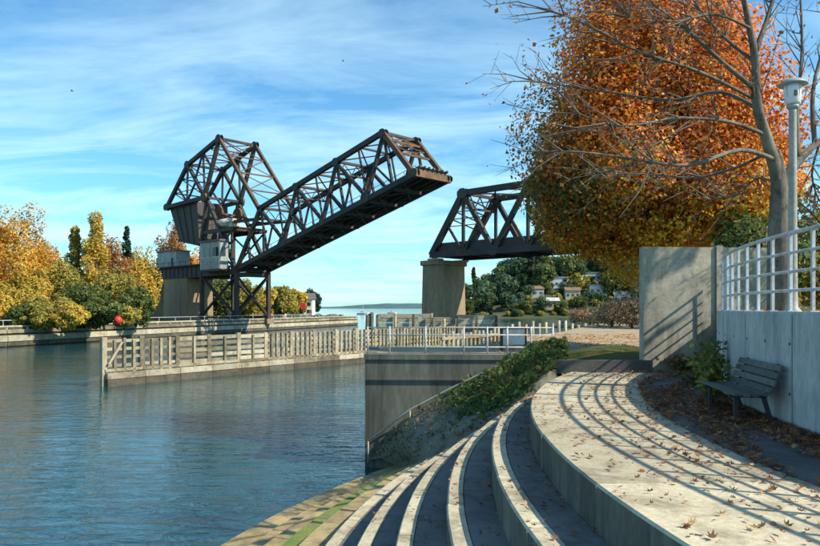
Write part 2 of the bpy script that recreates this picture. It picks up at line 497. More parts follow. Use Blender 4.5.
COLS = {
    'orange': ([(0.68, 0.28, 0.04), (0.76, 0.43, 0.07), (0.55, 0.19, 0.035), (0.38, 0.28, 0.06)], [4, 4, 2, 1]),
    'golden': ([(0.70, 0.36, 0.05), (0.74, 0.47, 0.08), (0.60, 0.26, 0.04), (0.42, 0.34, 0.07)], [4, 4, 2, 2]),
    'yellow': ([(0.66, 0.46, 0.07), (0.54, 0.38, 0.07), (0.32, 0.30, 0.06), (0.66, 0.31, 0.05)], [4, 4, 3, 1]),
    'olive': ([(0.32, 0.29, 0.06), (0.44, 0.33, 0.07), (0.19, 0.21, 0.05), (0.54, 0.37, 0.07)], [4, 3, 3, 1]),
    'green': ([(0.105, 0.15, 0.045), (0.15, 0.19, 0.05), (0.07, 0.11, 0.035), (0.32, 0.27, 0.06)], [4, 3, 3, 1]),
    'conifer': ([(0.030, 0.062, 0.035), (0.045, 0.080, 0.042), (0.022, 0.045, 0.028)], [3, 3, 2]),
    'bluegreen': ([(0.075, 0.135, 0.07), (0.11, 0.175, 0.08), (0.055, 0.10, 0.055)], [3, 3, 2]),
    'brownorange': ([(0.42, 0.19, 0.06), (0.50, 0.26, 0.07), (0.30, 0.15, 0.06)], [3, 3, 2]),
    'tan': ([(0.38, 0.27, 0.15), (0.30, 0.20, 0.11), (0.42, 0.24, 0.13), (0.24, 0.2, 0.09)], [3, 3, 2, 1]),
}

def tree(name, base, height, rx, cols, label, cat='tree', shape='round', N=5000, leaf=0.4, clumps=24, seed=1, group=None, bottom=0.12, trunk_r=None, clump_r=0.36, ry=None):
    base = Vector(base)
    t = thing(name, tuple(base), label, cat, group)
    zb = base.z + height * bottom
    rz = (height * (1 - bottom)) / 2
    c = (base.x, base.y, zb + rz)
    tr = trunk_r or max(0.12, height * 0.022)
    trunk_mesh(base, (base.x, base.y, base.z + height * 0.82), tr, 7 if shape == 'round' else 3, seed, rx * 0.6 if shape == 'round' else rx * .3).build('trunk', M['bark_dark'], t, True)
    p, nr, pid, q = crown_points(N, c, (rx, ry or rx, rz), clumps, shape, clump_r, seed)
    cl = palette(N, *COLS[cols])
    g = np.random.default_rng(seed + 5)
    cl = cl * g.uniform(0.75, 1.25, (clumps, 1))[pid]      # each clump has its own leaf tone
    o = leaf_cards('crown', p, nr, leaf, cl, t, 'stuff', c)
    return t

# ================================================================== SETTING
WATER_Z = -3.95
CX, CY = 23.7, 8.0                          # centre of the curved terrace
def ring(R, t, z):
    return Vector((CX - R * math.cos(t), CY + R * math.sin(t), z))

# water out to the horizon
w = MB()
ys = [-60, 0, 30, 60, 100, 160, 260, 500, 1000, 3000, 16000]
xs = [-16000, -2000, -400, -100, -40, 0, 40, 100, 400, 2000, 16000]
w.add([(x, y, WATER_Z) for y in ys for x in xs], [(j * 11 + i, j * 11 + i + 1, (j + 1) * 11 + i + 1, (j + 1) * 11 + i) for j in range(10) for i in range(10)])
tag(w.build('water', M['water']), 'rippled blue channel water reaching to the horizon', kind='structure')

# far shore across the sound
fh = MB(); N = 120; vs = []; fs = []
g = random.Random(5)
for i in range(N + 1):
    x = -9000 + 18000 * i / N
    h = 44 + 22 * math.sin(i * .21 + .4) + 12 * math.sin(i * .57) + 6 * g.random()
    for yy, zz in ((8200, -5), (8500, h * .7), (9000, h), (9800, -5)):
        vs.append((x, yy, zz))
for i in range(N):
    for k in range(3):
        fs.append((i * 4 + k, i * 4 + 4 + k, i * 4 + 5 + k, i * 4 + 1 + k))
fh.add(vs, fs)
tag(fh.build('hills', M['haze_blue_hill'], smooth=True), 'low blue hills on the far horizon beyond the water', kind='structure')

# land on the near right bank (under terrace, quay, path and park)
arc = [tuple(ring(21.9, t, 0)[:2]) for t in np.linspace(0.54, -0.75, 24)]
poly = [(-1.30, 24.9), (-1.45, 29.4), (2.6, 31), (5.5, 38), (11, 50), (20, 76), (40, 112), (120, 180), (420, 260), (420, -60), (60, -60)]
poly = poly + list(reversed(arc)) + [(4.45, 19.6), (5.0, 24.9)]
tag(MB().prism(poly, -4.6, -0.03).build('ground', M['gravel']), 'tan gravel and earth ground of the park on the right bank', kind='structure')

# upper lawn behind the curved wall
WR = 18.5; WALL_Z = 1.60
arc = [tuple(ring(WR - 0.28, t, 0)[:2]) for t in np.linspace(-0.75, 0.60, 26)]
poly = arc + [(9.4, 19.2), (16, 23.5), (34, 27), (70, 27), (70, -20), (12, -12)]
tag(MB().prism(poly, -0.5, WALL_Z - 0.10).build('lawn', M['grass']), 'raised lawn behind the curved wall under the bare tree', kind='structure')

# left bank land
lb = [(-58.6, 101), (-17.4, 231), (-19, 236), (-40, 300), (-75, 440), (-160, 700), (-700, 900), (-700, 60), (-130, 60), (-75, 60)]
tag(MB().prism(lb, -4.6, -1.35).build('bank', M['far_ground']), 'low grassy left bank behind the long guide wall', kind='structure')

# hillside across the bay on the right
hm = MB(); nx, ny = 70, 26
def hill_z(x, y):
    px = x / y * F + 410
    e = min(1, max(0, (px - 455) / 95)); e = e * e * (3 - 2 * e)
    f = min(1, max(0, (y - 392) / 95))
    n_ = 1.6 * math.sin(x * .07 + y * .03) + 1.2 * math.sin(x * .031 - y * .06)
    return WATER_Z - .6 + f ** .8 * (10 + 20 * e) * (0.25 + .75 * min(1, max(0, (px - 440) / 40))) + n_ * f
vs = []
for j in range(ny):
    y = 388 + 190 * j / (ny - 1)
    for i in range(nx):
        x = 18 + 420 * i / (nx - 1)
        vs.append((x, y, hill_z(x, y)))
hm.add(vs, [(j * nx + i, j * nx + i + 1, (j + 1) * nx + i + 1, (j + 1) * nx + i) for j in range(ny - 1) for i in range(nx - 1)])
tag(hm.build('hillside', M['far_ground'], smooth=True), 'green hillside with houses across the bay', kind='structure')

# ------------------------------------------------------------------ curved terrace
def ring_block(mb, R0, R1, z0, z1, t0, t1, n=5, b=0.02):
    prof = [(R0, z0), (R1, z0), (R1, z1 - b), (R1 - b, z1), (R0, z1)]
    vs = []; fs = []
    for k in range(n + 1):
        t = t0 + (t1 - t0) * k / n
        for R, z in prof:
            vs.append(ring(R, t, z))
    m = len(prof)
    for k in range(n):
        for i in range(m):
            j = (i + 1) % m
            fs.append((k * m + i, (k + 1) * m + i, (k + 1) * m + j, k * m + j))
    fs.append(tuple(range(m))); fs.append(tuple(n * m + i for i in reversed(range(m))))
    mb.add(vs, fs)
    return mb

def t_of(R, Y): return math.asin(max(-.99, min(.99, (Y - CY) / R)))

PEND = 18.15
STEPS = [(22.00, 0.0, PEND), (22.62, -0.45, 17.0), (23.25, -0.90, 17.3), (23.90, -1.35, 17.8), (24.58, -1.80, 18.3),
         (25.35, -2.25, 19.0), (26.15, -2.65, 20.0), (26.85, -2.98, 21.2), (27.55, -3.28, 22.6), (28.25, -3.56, 23.8), (29.2, -3.80, 24.55)]
T0 = -0.75
NOSE = 0.22  # pale nosing cut to the sunlit strip's width, dark tread to its shade
core = MB()
for i in range(1, len(STEPS)):
    R1, z, ye = STEPS[i]
    R0 = STEPS[i - 1][0] - 0.3
    ring_block(core, R0, R1 - 0.035, z - 0.75, z - 0.03, T0, t_of(R1, ye), 24, 0.005)
steps = core.build('terraced_steps', M['step_core'], origin=(CX, CY, 0))
tag(steps, 'broad curved concrete steps going down to the water', kind='structure')
pc = MB()
ring_block(pc, 19.9, 21.96, -0.6, -0.028, T0, t_of(22, PEND), 30, .005)
plat = pc.build('platform', M['step_core'], origin=(CX, CY, 0))
tag(plat, 'curved lit concrete platform at the top of the steps', kind='structure')
rs = random.Random(3)
for i in range(0, len(STEPS)):
    R1, z, ye = STEPS[i]
    R0 = (STEPS[i - 1][0] + 0.004) if i else 20.0
    te = t_of(R1, ye)
    L = 2.45 if i == 0 else 2.1
    t = te
    gap = 0.022 / R1
    while t > T0:
        ln = (L * rs.uniform(0.9, 1.1)) / R1
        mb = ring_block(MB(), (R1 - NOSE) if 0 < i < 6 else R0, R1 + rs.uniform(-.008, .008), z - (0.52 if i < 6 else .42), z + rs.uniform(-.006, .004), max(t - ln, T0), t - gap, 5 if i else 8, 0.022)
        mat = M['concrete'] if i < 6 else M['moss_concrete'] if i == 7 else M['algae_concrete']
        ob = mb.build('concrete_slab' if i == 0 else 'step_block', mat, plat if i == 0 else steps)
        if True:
            ob.data.materials.append(M['riser_shade_joint_concrete'])  # outer riser faces take the shade-darkened colour
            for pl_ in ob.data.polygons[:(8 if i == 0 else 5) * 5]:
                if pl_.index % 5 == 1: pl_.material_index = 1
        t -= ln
    if i and i < 6:
        t = te
        while t > T0:
            ln = (1.6 * rs.uniform(0.9, 1.1)) / R1
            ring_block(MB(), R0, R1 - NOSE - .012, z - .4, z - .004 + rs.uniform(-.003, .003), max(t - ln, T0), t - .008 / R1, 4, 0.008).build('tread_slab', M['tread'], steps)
            t -= ln
# walkway under the wall
wk = ring_block(MB(), WR - .1, 19.985, -0.4, -0.004, T0, t_of(20, PEND), 30, .004).build('walkway', M['asphalt'])
tag(wk, 'grey asphalt walkway along the foot of the curved wall, strewn with leaves', kind='structure')

# kerb at the end of the platform
kb = MB().box((4.95, 18.31, 0.12), (2.7, 0.28, 0.34)).build('low_kerb', M['dark_stone'])
tag(kb, 'low dark stone kerb closing the far end of the lit platform', 'kerb')
# mound behind it
mm = MB(); vs = []; fs = []
na, nr_ = 24, 6
for j in range(nr_ + 1):
    r = 1 - j / nr_
    for k in range(na):
        a = 2 * math.pi * k / na
        vs.append((6.2 + 2.5 * r * math.cos(a), 20.9 + 2.1 * r * math.sin(a), -0.08 + 0.62 * (1 - r * r)))
for j in range(nr_):
    for k in range(na):
        k2 = (k + 1) % na
        fs.append((j * na + k, j * na + k2, (j + 1) * na + k2, (j + 1) * na + k))
tag(mm.add(vs, fs).build('grass_mound', M['grass'], smooth=True), 'small rounded grass mound beside the tall concrete panel', kind='structure')

# ------------------------------------------------------------------ curved wall with railing
cw = MB()
prof = [(WR, -0.3), (WR, WALL_Z - .03), (WR - .03, WALL_Z), (WR - .30, WALL_Z), (WR - .30, -0.3)]
vs = []; n = 60
ts = np.linspace(T0, t_of(WR, 18.45), n + 1)
for t in ts:
    for R, z in prof: vs.append(ring(R, t, z))
fs = []
for k in range(n):
    for i in range(5):
        j = (i + 1) % 5
        fs.append((k * 5 + i, k * 5 + j, (k + 1) * 5 + j, (k + 1) * 5 + i))
fs.append(tuple(range(5))); fs.append(tuple(n * 5 + i for i in reversed(range(5))))
tag(cw.add(vs, fs).build('curved_wall', M['wall_concrete']), 'curved pale concrete retaining wall behind the bench', 'wall')

wall_o = bpy.data.objects['curved_wall']
for k in range(16):
    for zz_ in (.45, 1.15):
        c_ = ring(WR + .001, -.05 + k * .032 * 1.5, zz_)
        MB().lathe((0, 0, 0), [(.022, -.002), (.022, .004), (.004, .005)], 8).build('tie_hole', M['iron'], wall_o, origin=(0, 0, 0))
        o_ = wall_o.children[-1]; o_.matrix_parent_inverse = Matrix(); o_.location = c_ - wall_o.location
        o_.rotation_euler = (0, R_(-90), -(-.05 + k * .048))
for k in range(9):
    t_ = -.12 + k * .105
    MB().beam(ring(WR + .0005, t_, -.2), ring(WR + .0005, t_, WALL_Z - .04), .006, .014, ring(1, t_, 0) - ring(0, t_, 0)).build('form_joint', M['riser_shade_joint_concrete'], wall_o)
rl = thing('wall_railing', tuple(ring(WR - .12, 0.2, WALL_Z)), 'grey painted railing with four bars along the top of the curved wall', 'railing')
RR = WR - .13
for h, r in ((0.30, .022), (0.57, .022), (0.84, .022), (1.12, .030)):
    MB().tube([ring(RR, t, WALL_Z + h) for t in np.linspace(T0, 0.585, 70)], r, 8).build('rail_bar', M['rail_paint'], rl, True)
t = 0.58
while t > T0:
    mb = MB().beam(ring(RR, t, WALL_Z - .02), ring(RR, t, WALL_Z + 1.10), .042, .042)
    p = mb.build('rail_post', M['rail_paint'], rl)
    MB().box(tuple(ring(RR, t, WALL_Z + .008)), (.11, .11, .016), -t).build('base_plate', M['rail_paint'], p)
    t -= .0362

# ------------------------------------------------------------------ tall concrete panel
pn = thing('concrete_panel_wall', (8.1, 19.9, 0), 'tall freestanding concrete panel wall striped by railing shadows', 'wall')
MB().box((7.65, 19.95, 1.58), (1.95, .26, 3.34)).build('panel', M['panel_concrete'], pn)
MB().box((8.72, 19.93, 1.60), (0.16, .34, 3.38)).build('panel_post', M['panel_concrete'], pn)
MB().box((9.85, 19.97, 1.60), (2.08, .24, 3.30)).build('panel', M['panel_concrete'], pn)

pn.location = (7.50, 18.46, 0); pn.rotation_euler = (0, 0, R_(5))
# ------------------------------------------------------------------ quay
q = thing('quay_wall', (1.8, 24.9, WATER_Z), 'stained concrete quay wall rising from the water beside the steps', 'wall')
MB().prism([(-1.58, 24.55), (5.2, 24.2), (5.2, 24.85), (-1.58, 25.2)], -5.0, -0.16).build('wall_face', M['quay_concrete'], q)
MB().prism([(-1.62, 24.50), (5.2, 24.15), (5.2, 25.1), (-1.62, 25.5)], -0.155, 0.03).build('coping', M['quay_concrete'], q)
MB().prism([(-1.58, 25.21), (-1.20, 25.21), (-1.35, 29.6), (-1.73, 29.6)], -5.0, 0.0).build('return_wall', M['quay_concrete'], q)
MB().beam((-1.6, 24.50, -0.82), (4.6, 24.18, -0.82), .05, .035).build('form_line', M['quay_concrete'], q)

# sloping ivy bed between the steps and the quay wall
low = [tuple(ring(R, t_of(R, ye) - .012, z + .03)) for R, z, ye in STEPS[1:]]
low = [(4.2, 18.9, 0.06), (3.5, 17.6, 0.03)] + low
hi = [(5.4, 24.1, 0.10), (4.6, 24.1, 0.06), (3.7, 24.15, -.25), (2.9, 24.2, -.62), (2.2, 24.25, -.95), (1.5, 24.3, -1.3), (0.8, 24.3, -1.65),
      (0.2, 24.35, -2.0), (-.3, 24.4, -2.3), (-.75, 24.4, -2.75), (-1.1, 24.45, -3.25), (-1.57, 24.5, -3.78)]
bed = MB(); rows = 7; vs = []
for j in range(rows + 1):
    f = j / rows
    for a, b in zip(low, hi):
        p = Vector(a).lerp(Vector(b), f); p.z += 0.16 * math.sin(f * math.pi) + random.uniform(-.03, .03) * (0 < j < rows)
        vs.append(p)
m = len(low)
fs = [(j * m + i, j * m + i + 1, (j + 1) * m + i + 1, (j + 1) * m + i) for j in range(rows) for i in range(m - 1)]
k0 = len(vs)
vs += [(a[0], a[1], a[2] - .6) for a in low]
fs += [(i, k0 + i, k0 + i + 1, i + 1) for i in range(m - 1)]
tag(bed.add(vs, fs).build('planting_bed', M['slope'], smooth=True), 'sloping earth bed between the steps and the quay wall', kind='structure')
ip = []; inr = []
while len(ip) < 5600:
    u = random.random() ** 1.25 * .62; f = random.random()
    # dense towards the top of the bed, thin by the water
    if random.random() > (1.0 if u < .30 else max(.008, 1 - (u - .26) * 3.6)) * (.35 + .65 * (math.sin(u * 31 + f * 7) * math.sin(f * 11 + u * 9) > -.35)) * (1 if f > (u - .2) * .8 else .25): continue
    x = u * (m - 1.001); i = int(x); fr = x - i
    a = Vector(low[i]).lerp(Vector(low[i + 1]), fr); b = Vector(hi[i]).lerp(Vector(hi[i + 1]), fr)
    p = a.lerp(b, f)
    lump = 0.5 + 0.5 * math.sin(p.x * 3.1 + 1.3) * math.sin(p.y * 2.3 + p.x)
    p.z += 0.16 * math.sin(f * math.pi) + random.random() * (0.10 + .52 * lump * max(0, 1 - u * 1.1))
    ip.append(p); inr.append((-.3, -.5, .9))
leaf_o = leaf_cards('ivy', ip, inr, 0.14, palette(len(ip), [(0.05, 0.095, 0.022), (0.085, 0.13, 0.03), (0.15, 0.18, 0.045), (0.30, 0.13, 0.04)], [4, 4, 2, .5]), None, 'stuff', (3, 21, -.5), lobed=True)
tag(leaf_o, 'dark green ivy spilling over the sloping bed by the quay wall', kind='stuff')

gp = []
for _ in range(1800):
    u = random.uniform(.3, 1); f = random.random()
    x = u * (m - 1.001); i = int(x); fr = x - i
    p = Vector(low[i]).lerp(Vector(low[i + 1]), fr).lerp(Vector(hi[i]).lerp(Vector(hi[i + 1]), fr), f)
    if math.sin(p.x * 4.3) * math.sin(p.y * 3.7 + p.x) < random.uniform(-.9, .5): continue
    p.z += 0.16 * math.sin(f * math.pi) + random.random() * .09
    gp.append(p)
tag(leaf_cards('ground_cover', gp, [(-.2, -.4, 1)] * len(gp), .085, palette(len(gp), [(0.12, 0.12, 0.045), (0.20, 0.165, 0.08), (0.28, 0.18, 0.09), (0.09, 0.09, 0.04)], [1, 3, 2, 2]), None, 'stuff', (0, 22, -2), lobed=True),
    'thin weeds and dead leaves on the lower slope beside the quay wall', kind='stuff')
hr = thing('sloping_handrail', (1.5, 24.0, -1.4), 'grey pipe handrail sloping down past the ivy towards the water', 'handrail')
hp = [(4.3, 23.9, .28), (3.3, 23.95, -.18), (1.5, 24.0, -1.05), (0.0, 24.1, -1.85), (-1.45, 24.25, -2.95)]
MB().tube(hp, .03, 8).build('rail_bar', M['lamp_pole'], hr, True)
for k in range(len(hp)):
    MB().tube([hp[k], (hp[k][0], hp[k][1], hp[k][2] - .75)], .025, 6).build('rail_post', M['lamp_pole'], hr, True)

# quay pipe railing
qr = thing('quay_railing', (1.8, 24.85, 0.03), 'thin grey pipe railing along the top of the quay wall', 'railing')
x0, x1 = -1.5, 5.0
def qy(x): return 24.85 - (x + 1.58) * .05
for z in (0.27, 0.70, 0.96):
    MB().tube([(x0, qy(x0), z), (x1, qy(x1), z)], .022, 8).build('rail_bar', M['rail_paint'], qr, True)
for x in (-1.5, -.72, 0.55, 1.9, 2.72, 3.42, 4.25, 5.0):
    MB().tube([(x, qy(x), 0.0), (x, qy(x), 1.0)], .03, 8).build('rail_post', M['rail_paint'], qr, True)
bo = MB().lathe((5.42, 24.75, 0), [(.12, 0), (.12, .34), (.10, .40), (.02, .42)], 14).build('bollard', M['white_paint'], None, True)
tag(bo, 'short white bollard at the right end of the quay railing', 'bollard')
wb = thing('white_board', (4.1, 27.5, 0), 'white rectangular board on two posts behind the quay railing', 'board')
MB().box((4.07, 27.5, .52), (1.0, .05, .62)).build('panel', M['white_paint'], wb)
for x in (3.52, 4.62): MB().box((x, 27.52, .42), (.08, .09, .92)).build('post', M['timber_dark'], wb)
MB().box((4.07, 27.46, .855), (1.2, .09, .05)).build('frame_bar', M['timber_dark'], wb)
wb.rotation_euler = (0, 0, R_(24))

# ------------------------------------------------------------------ bench
bt = 0.143
bn = thing('park_bench', (0, 0, 0), 'dark slatted wooden park bench against the curved wall', 'bench')
BL = 2.0
for k in range(4):
    MB().box((-.44 + k * .125, 0, .44 + .008 * (k - 1) * (k - 2)), (.105, BL, .035)).build('seat_slat', M['bench_wood'], bn)
for k in range(4):
    a = Vector((.03 + k * .045, 0, .52 + k * .11))
    MB().beam((a.x, -BL / 2, a.z), (a.x, BL / 2, a.z), .095, .032, (.36, 0, .93)).build('back_slat', M['bench_wood'], bn)
for y in (-.72, .72):
    MB().beam((-.40, y, 0), (-.40, y, .42), .05, .06).build('leg', M['iron'], bn)
    MB().beam((.12, y, 0), (.0, y, .42), .05, .06, (0, 1, 0)).build('leg', M['iron'], bn)
    MB().beam((-.50, y, .405), (.03, y, .405), .05, .04, (0, 1, 0)).build('seat_bracket', M['iron'], bn)
    MB().beam((.03, y, .40), (.225, y, .90), .05, .04, (0, 1, 0)).build('back_bracket', M['iron'], bn)
bn.location = ring(WR + .24, bt, 0); bn.scale = (.94, .90, .94)
bn.rotation_euler = (0, 0, -bt)

# weeds beside and through the bench
def weed(name, base, h, stems, cols, label, seed, sp=.35, lf=.11):
    g = random.Random(seed)
    t = thing(name, tuple(base), label, 'plant')
    base = Vector(base); pts = []; nr = []
    sm = MB()
    for k in range(stems):
        a = g.uniform(0, 6.28); e = base + Vector((math.cos(a) * sp * g.random(), math.sin(a) * sp * g.random(), h * g.uniform(.5, 1)))
        md = base.lerp(e, .5) + Vector((0, 0, .08))
        sm.tube([base + Vector((math.cos(a) * .06, math.sin(a) * .06, -.02)), md, e], [.012, .009, .004], 5)
        for q_ in range(26):
            f = g.uniform(.25, 1)
            p = base.lerp(e, f) + Vector((g.gauss(0, .07), g.gauss(0, .07), g.gauss(0, .05) + .06))
            pts.append(p); nr.append((-.3, -.4, .8))
    sm.build('stem', M['twig'], t, True)
    leaf_cards('foliage', pts, nr, lf, palette(len(pts), *cols), t, 'stuff', tuple(base), lobed=True)
weed('weed', ring(WR + .32, .265, 0), 1.0, 22, ([(0.09, 0.12, 0.03), (0.16, 0.19, 0.05), (0.3, 0.16, 0.05)], [4, 3, 1]), 'leafy weed standing against the wall at the far end of the bench', 4)
weed('weed', ring(WR + .5, .205, 0), .95, 16, ([(0.10, 0.13, 0.03), (0.24, 0.26, 0.05), (0.36, 0.30, 0.05)], [4, 3, 2]), 'yellow green weed growing up through the park bench', 9, .45, .10)
weed('weed', ring(WR + .5, .37, 0), .34, 10, ([(0.09, 0.12, 0.03), (0.13, 0.12, 0.05), (0.3, 0.13, 0.05)], [3, 3, 2]), 'low brown and green plant at the foot of the wall towards the panel', 14, .7, .10)
weed('weed', (7.1, 18.1, 0), .36, 12, ([(0.09, 0.12, 0.03), (0.13, 0.12, 0.05), (0.3, 0.13, 0.05)], [3, 3, 2]), 'low weeds at the foot of the tall concrete panel', 17, .9, .11)

# fallen leaves
def litter(name, label, N, sampler, cols, size=.085):
    pts = []; nr = []
    while len(pts) < N:
        p = sampler()
        if p is None: continue
        pts.append(p); nr.append((random.uniform(-.4, .4), random.uniform(-.4, .4), 1.0))
    o = leaf_cards(name, pts, nr, size, palette(N, *cols, var=.4), None, 'stuff', tuple(pts[0]), jitter=.22, lobed=True)
    tag(o, label, kind='stuff')
LIT = ([(0.40, 0.16, 0.07), (0.30, 0.12, 0.065), (0.42, 0.24, 0.10), (0.17, 0.10, 0.065), (0.5, 0.3, 0.1)], [4, 4, 2, 5, 1])
def on_walk():
    t = random.uniform(-.15, .6); f = random.random() ** 1.7
    R = WR + .06 + f * 1.5
    if 8 + R * math.sin(t) > PEND - .05: return None
    if math.sin(t * 23 + R * 3) * math.sin(R * 4.1 + t * 9) + .75 < random.random(): return None
    return ring(R, t, 0.015 + random.random() * .03)
litter('leaf_litter', 'brown and rust fallen leaves thick on the shaded walkway by the wall', 6500, on_walk, LIT, .075)
def on_plat():
    t = random.uniform(-.2, .54); R = random.uniform(19.95, 21.95)
    if 8 + R * math.sin(t) > PEND - .05: return None
    w_ = .25 + .75 * max(0, 1 - (R - 20) / 1.4)
    if random.random() > w_: return None
    return ring(R, t, 0.015 + random.random() * .015)
litter('leaf_litter', 'scattered rust coloured leaves on the sunlit platform', 1300, on_plat, LIT, .06)
def on_steps():
    i = random.choice([1, 1, 1, 2, 2, 3, 4, 5]); R1, z, ye = STEPS[i]; R0 = STEPS[i - 1][0]
    R = R0 + .02 + (R1 - R0 - .03) * random.random() ** 1.6
    t = random.uniform(-.25, t_of(R, ye) - .005)
    if random.random() < .45: t = t_of(R, ye) - abs(random.gauss(0, .05))
    return ring(R, t, z + .012 + random.random() * .02)
litter('leaf_litter', 'rust coloured leaves lying on the treads of the curved steps', 1500, on_steps, LIT, .062)
def on_path():
    x = random.uniform(3.2, 14); y = random.uniform(24.9, 44)
    if x > 4.5 + (y - 24) * .9: return None
    return Vector((x, y, .0 + random.random() * .02))
litter('leaf_litter', 'orange fallen leaves along the gravel path beyond the platform', 1300, on_path, ([(0.55, 0.2, 0.05), (0.6, 0.32, 0.08), (0.35, 0.13, 0.05)], [3, 2, 2]), .13)
def on_lawn():
    t = random.uniform(-.1, .66); R = random.uniform(8, WR - .35)
    return ring(R, t, WALL_Z - .07 + random.random() * .04)
litter('leaf_litter', 'fallen leaves on the raised lawn behind the railing', 2500, on_lawn, ([(0.5, 0.22, 0.06), (0.6, 0.4, 0.1), (0.35, 0.13, 0.05)], [3, 2, 2]), .12)

# ------------------------------------------------------------------ lamp post
LX, LY, LZ = 6.56, 12.0, WALL_Z - .1
lp = thing('lamp_post', (LX, LY, LZ), 'pale lamp post with a white lantern and saucer cap behind the railing', 'lamp post')
MB().lathe((LX, LY, LZ), [(.14, 0), (.14, .10), (.085, .16), (.075, .6), (.06, 3.50), (.06, 3.62)], 14).build('pole', M['lamp_pole'], lp, True)
MB().lathe((LX, LY, LZ + 3.56), [(.075, 0), (.10, .03), (.10, .06), (.07, .08)], 14).build('collar', M['lamp_metal'], lp, True)
lt = MB().lathe((LX, LY, LZ + 3.64), [(.105, 0), (.125, .03), (.14, .27), (.14, .33)], 16).build('lantern', M['lantern'], lp, True)
for a in (0, 1, 2, 3):
    an = a * math.pi / 2 + .4
    c, s = math.cos(an), math.sin(an)
    MB().beam((LX + .112 * c, LY + .112 * s, LZ + 3.65), (LX + .146 * c, LY + .146 * s, LZ + 3.96), .012, .012).build('lantern_bar', M['lamp_metal'], lt)
MB().box((LX - .02, LY - .135, LZ + 3.80), (.05, .02, .09)).build('badge', M['iron'], lt)
MB().lathe((LX, LY, LZ + 3.97), [(.235, 0), (.235, .02), (.15, .085), (.06, .115), (.05, .14), (.015, .17)], 18).build('cap', M['lamp_metal'], lp, True)

# ------------------------------------------------------------------ maple
mpl = thing('maple_tree', (10.1, 28.5, -.03), 'large dense orange maple tree with green and yellow lower leaves', 'tree')
trunk_mesh((10.1, 28.5, 0), (10.2, 28.5, 10.5), .34, 14, 21, 3.4).build('trunk', M['bark_dark'], mpl, True)
NL = 250000
mc, mr = np.array((10.2, 28.5, 7.2)), np.array((6.5, 5.4, 1.0))
p, nr, pid, qn = crown_points(NL, mc, mr, 150, 'round', .25, 42, qr=(.42, .78))
zz = qn[:, 2]
p[:, 2] = mc[2] + np.where(zz > 0, zz * 10.8, zz * 4.7)
# egg shaped: narrower towards the top
nar = 1 - .14 * np.clip(zz, 0, 1) ** 1.6
p[:, 0] += .30 * np.clip(zz, 0, 1)
p[:, 0] = mc[0] + (p[:, 0] - mc[0]) * nar
p[:, 1] = mc[1] + (p[:, 1] - mc[1]) * nar
x, z = qn[:, 0], qn[:, 2]
cg = np.random.default_rng(8)
cn_ = cg.normal(0, .25, 150)[pid]
greenness = np.clip(0.16 - 0.80 * x - 1.0 * z + cn_ * 1.1 - .25, 0, 1) * np.clip(1.1 - np.abs(z + .25) * .9, 0, 1)
yellow = np.clip(-z * 1.7 - .26 + .40 * x + cn_ * 1.3, 0, 1)
base_c = palette(NL, [(0.78, 0.25, 0.03), (0.70, 0.17, 0.025), (0.82, 0.36, 0.04), (0.42, 0.13, 0.03)], [4, 3, 3, 2])
gcol = palette(NL, [(0.17, 0.175, 0.035), (0.26, 0.20, 0.045), (0.11, 0.13, 0.03), (0.50, 0.21, 0.04)], [4, 3, 3, 2])
ycol = palette(NL, [(0.80, 0.52, 0.05), (0.80, 0.38, 0.04), (0.62, 0.48, 0.07)], [4, 3, 2])
pick = RNG.random(NL)
cl = np.where((pick < greenness)[:, None], gcol, base_c)
pick2 = RNG.random(NL)
cl = np.where((pick2 < yellow)[:, None], ycol, cl)
cl *= cg.uniform(.6, 1.25, (150, 1))[pid]
leaf_cards('crown', p, nr, .13, cl, mpl, 'stuff', tuple(mc), jitter=.55)

# ------------------------------------------------------------------ bare tree by the lamp
bare = thing('bare_tree', (7.45, 14.0, WALL_Z - .1), 'almost leafless grey tree with long sweeping branches behind the lamp post', 'tree')
def curve_pts(pp):
    out = []
    n_ = len(pp)
    for i in range(n_ - 1):
        a = pp[max(i - 1, 0)]; b = pp[i]; c = pp[i + 1]; d = pp[min(i + 2, n_ - 1)]
        for k in range(4):
            t = k / 4
            out.append(.5 * ((2 * b) + (c - a) * t + (2 * a - 5 * b + 4 * c - d) * t * t + (3 * b - a - 3 * c + d) * t ** 3))
    out.append(pp[-1])
    return out
trunk = [Vector((7.42, 14.0, WALL_Z - .3)), Vector((7.40, 14.0, 2.2)), P(779, 245, 14.0), P(780, 200, 14.0), P(779, 150, 14.0)]
MB().tube(curve_pts(trunk), list(np.linspace(.26, .20, 12)) + [.185, .155, .12, .08, .03], 10).build('trunk', M['bark_grey'], bare, True)
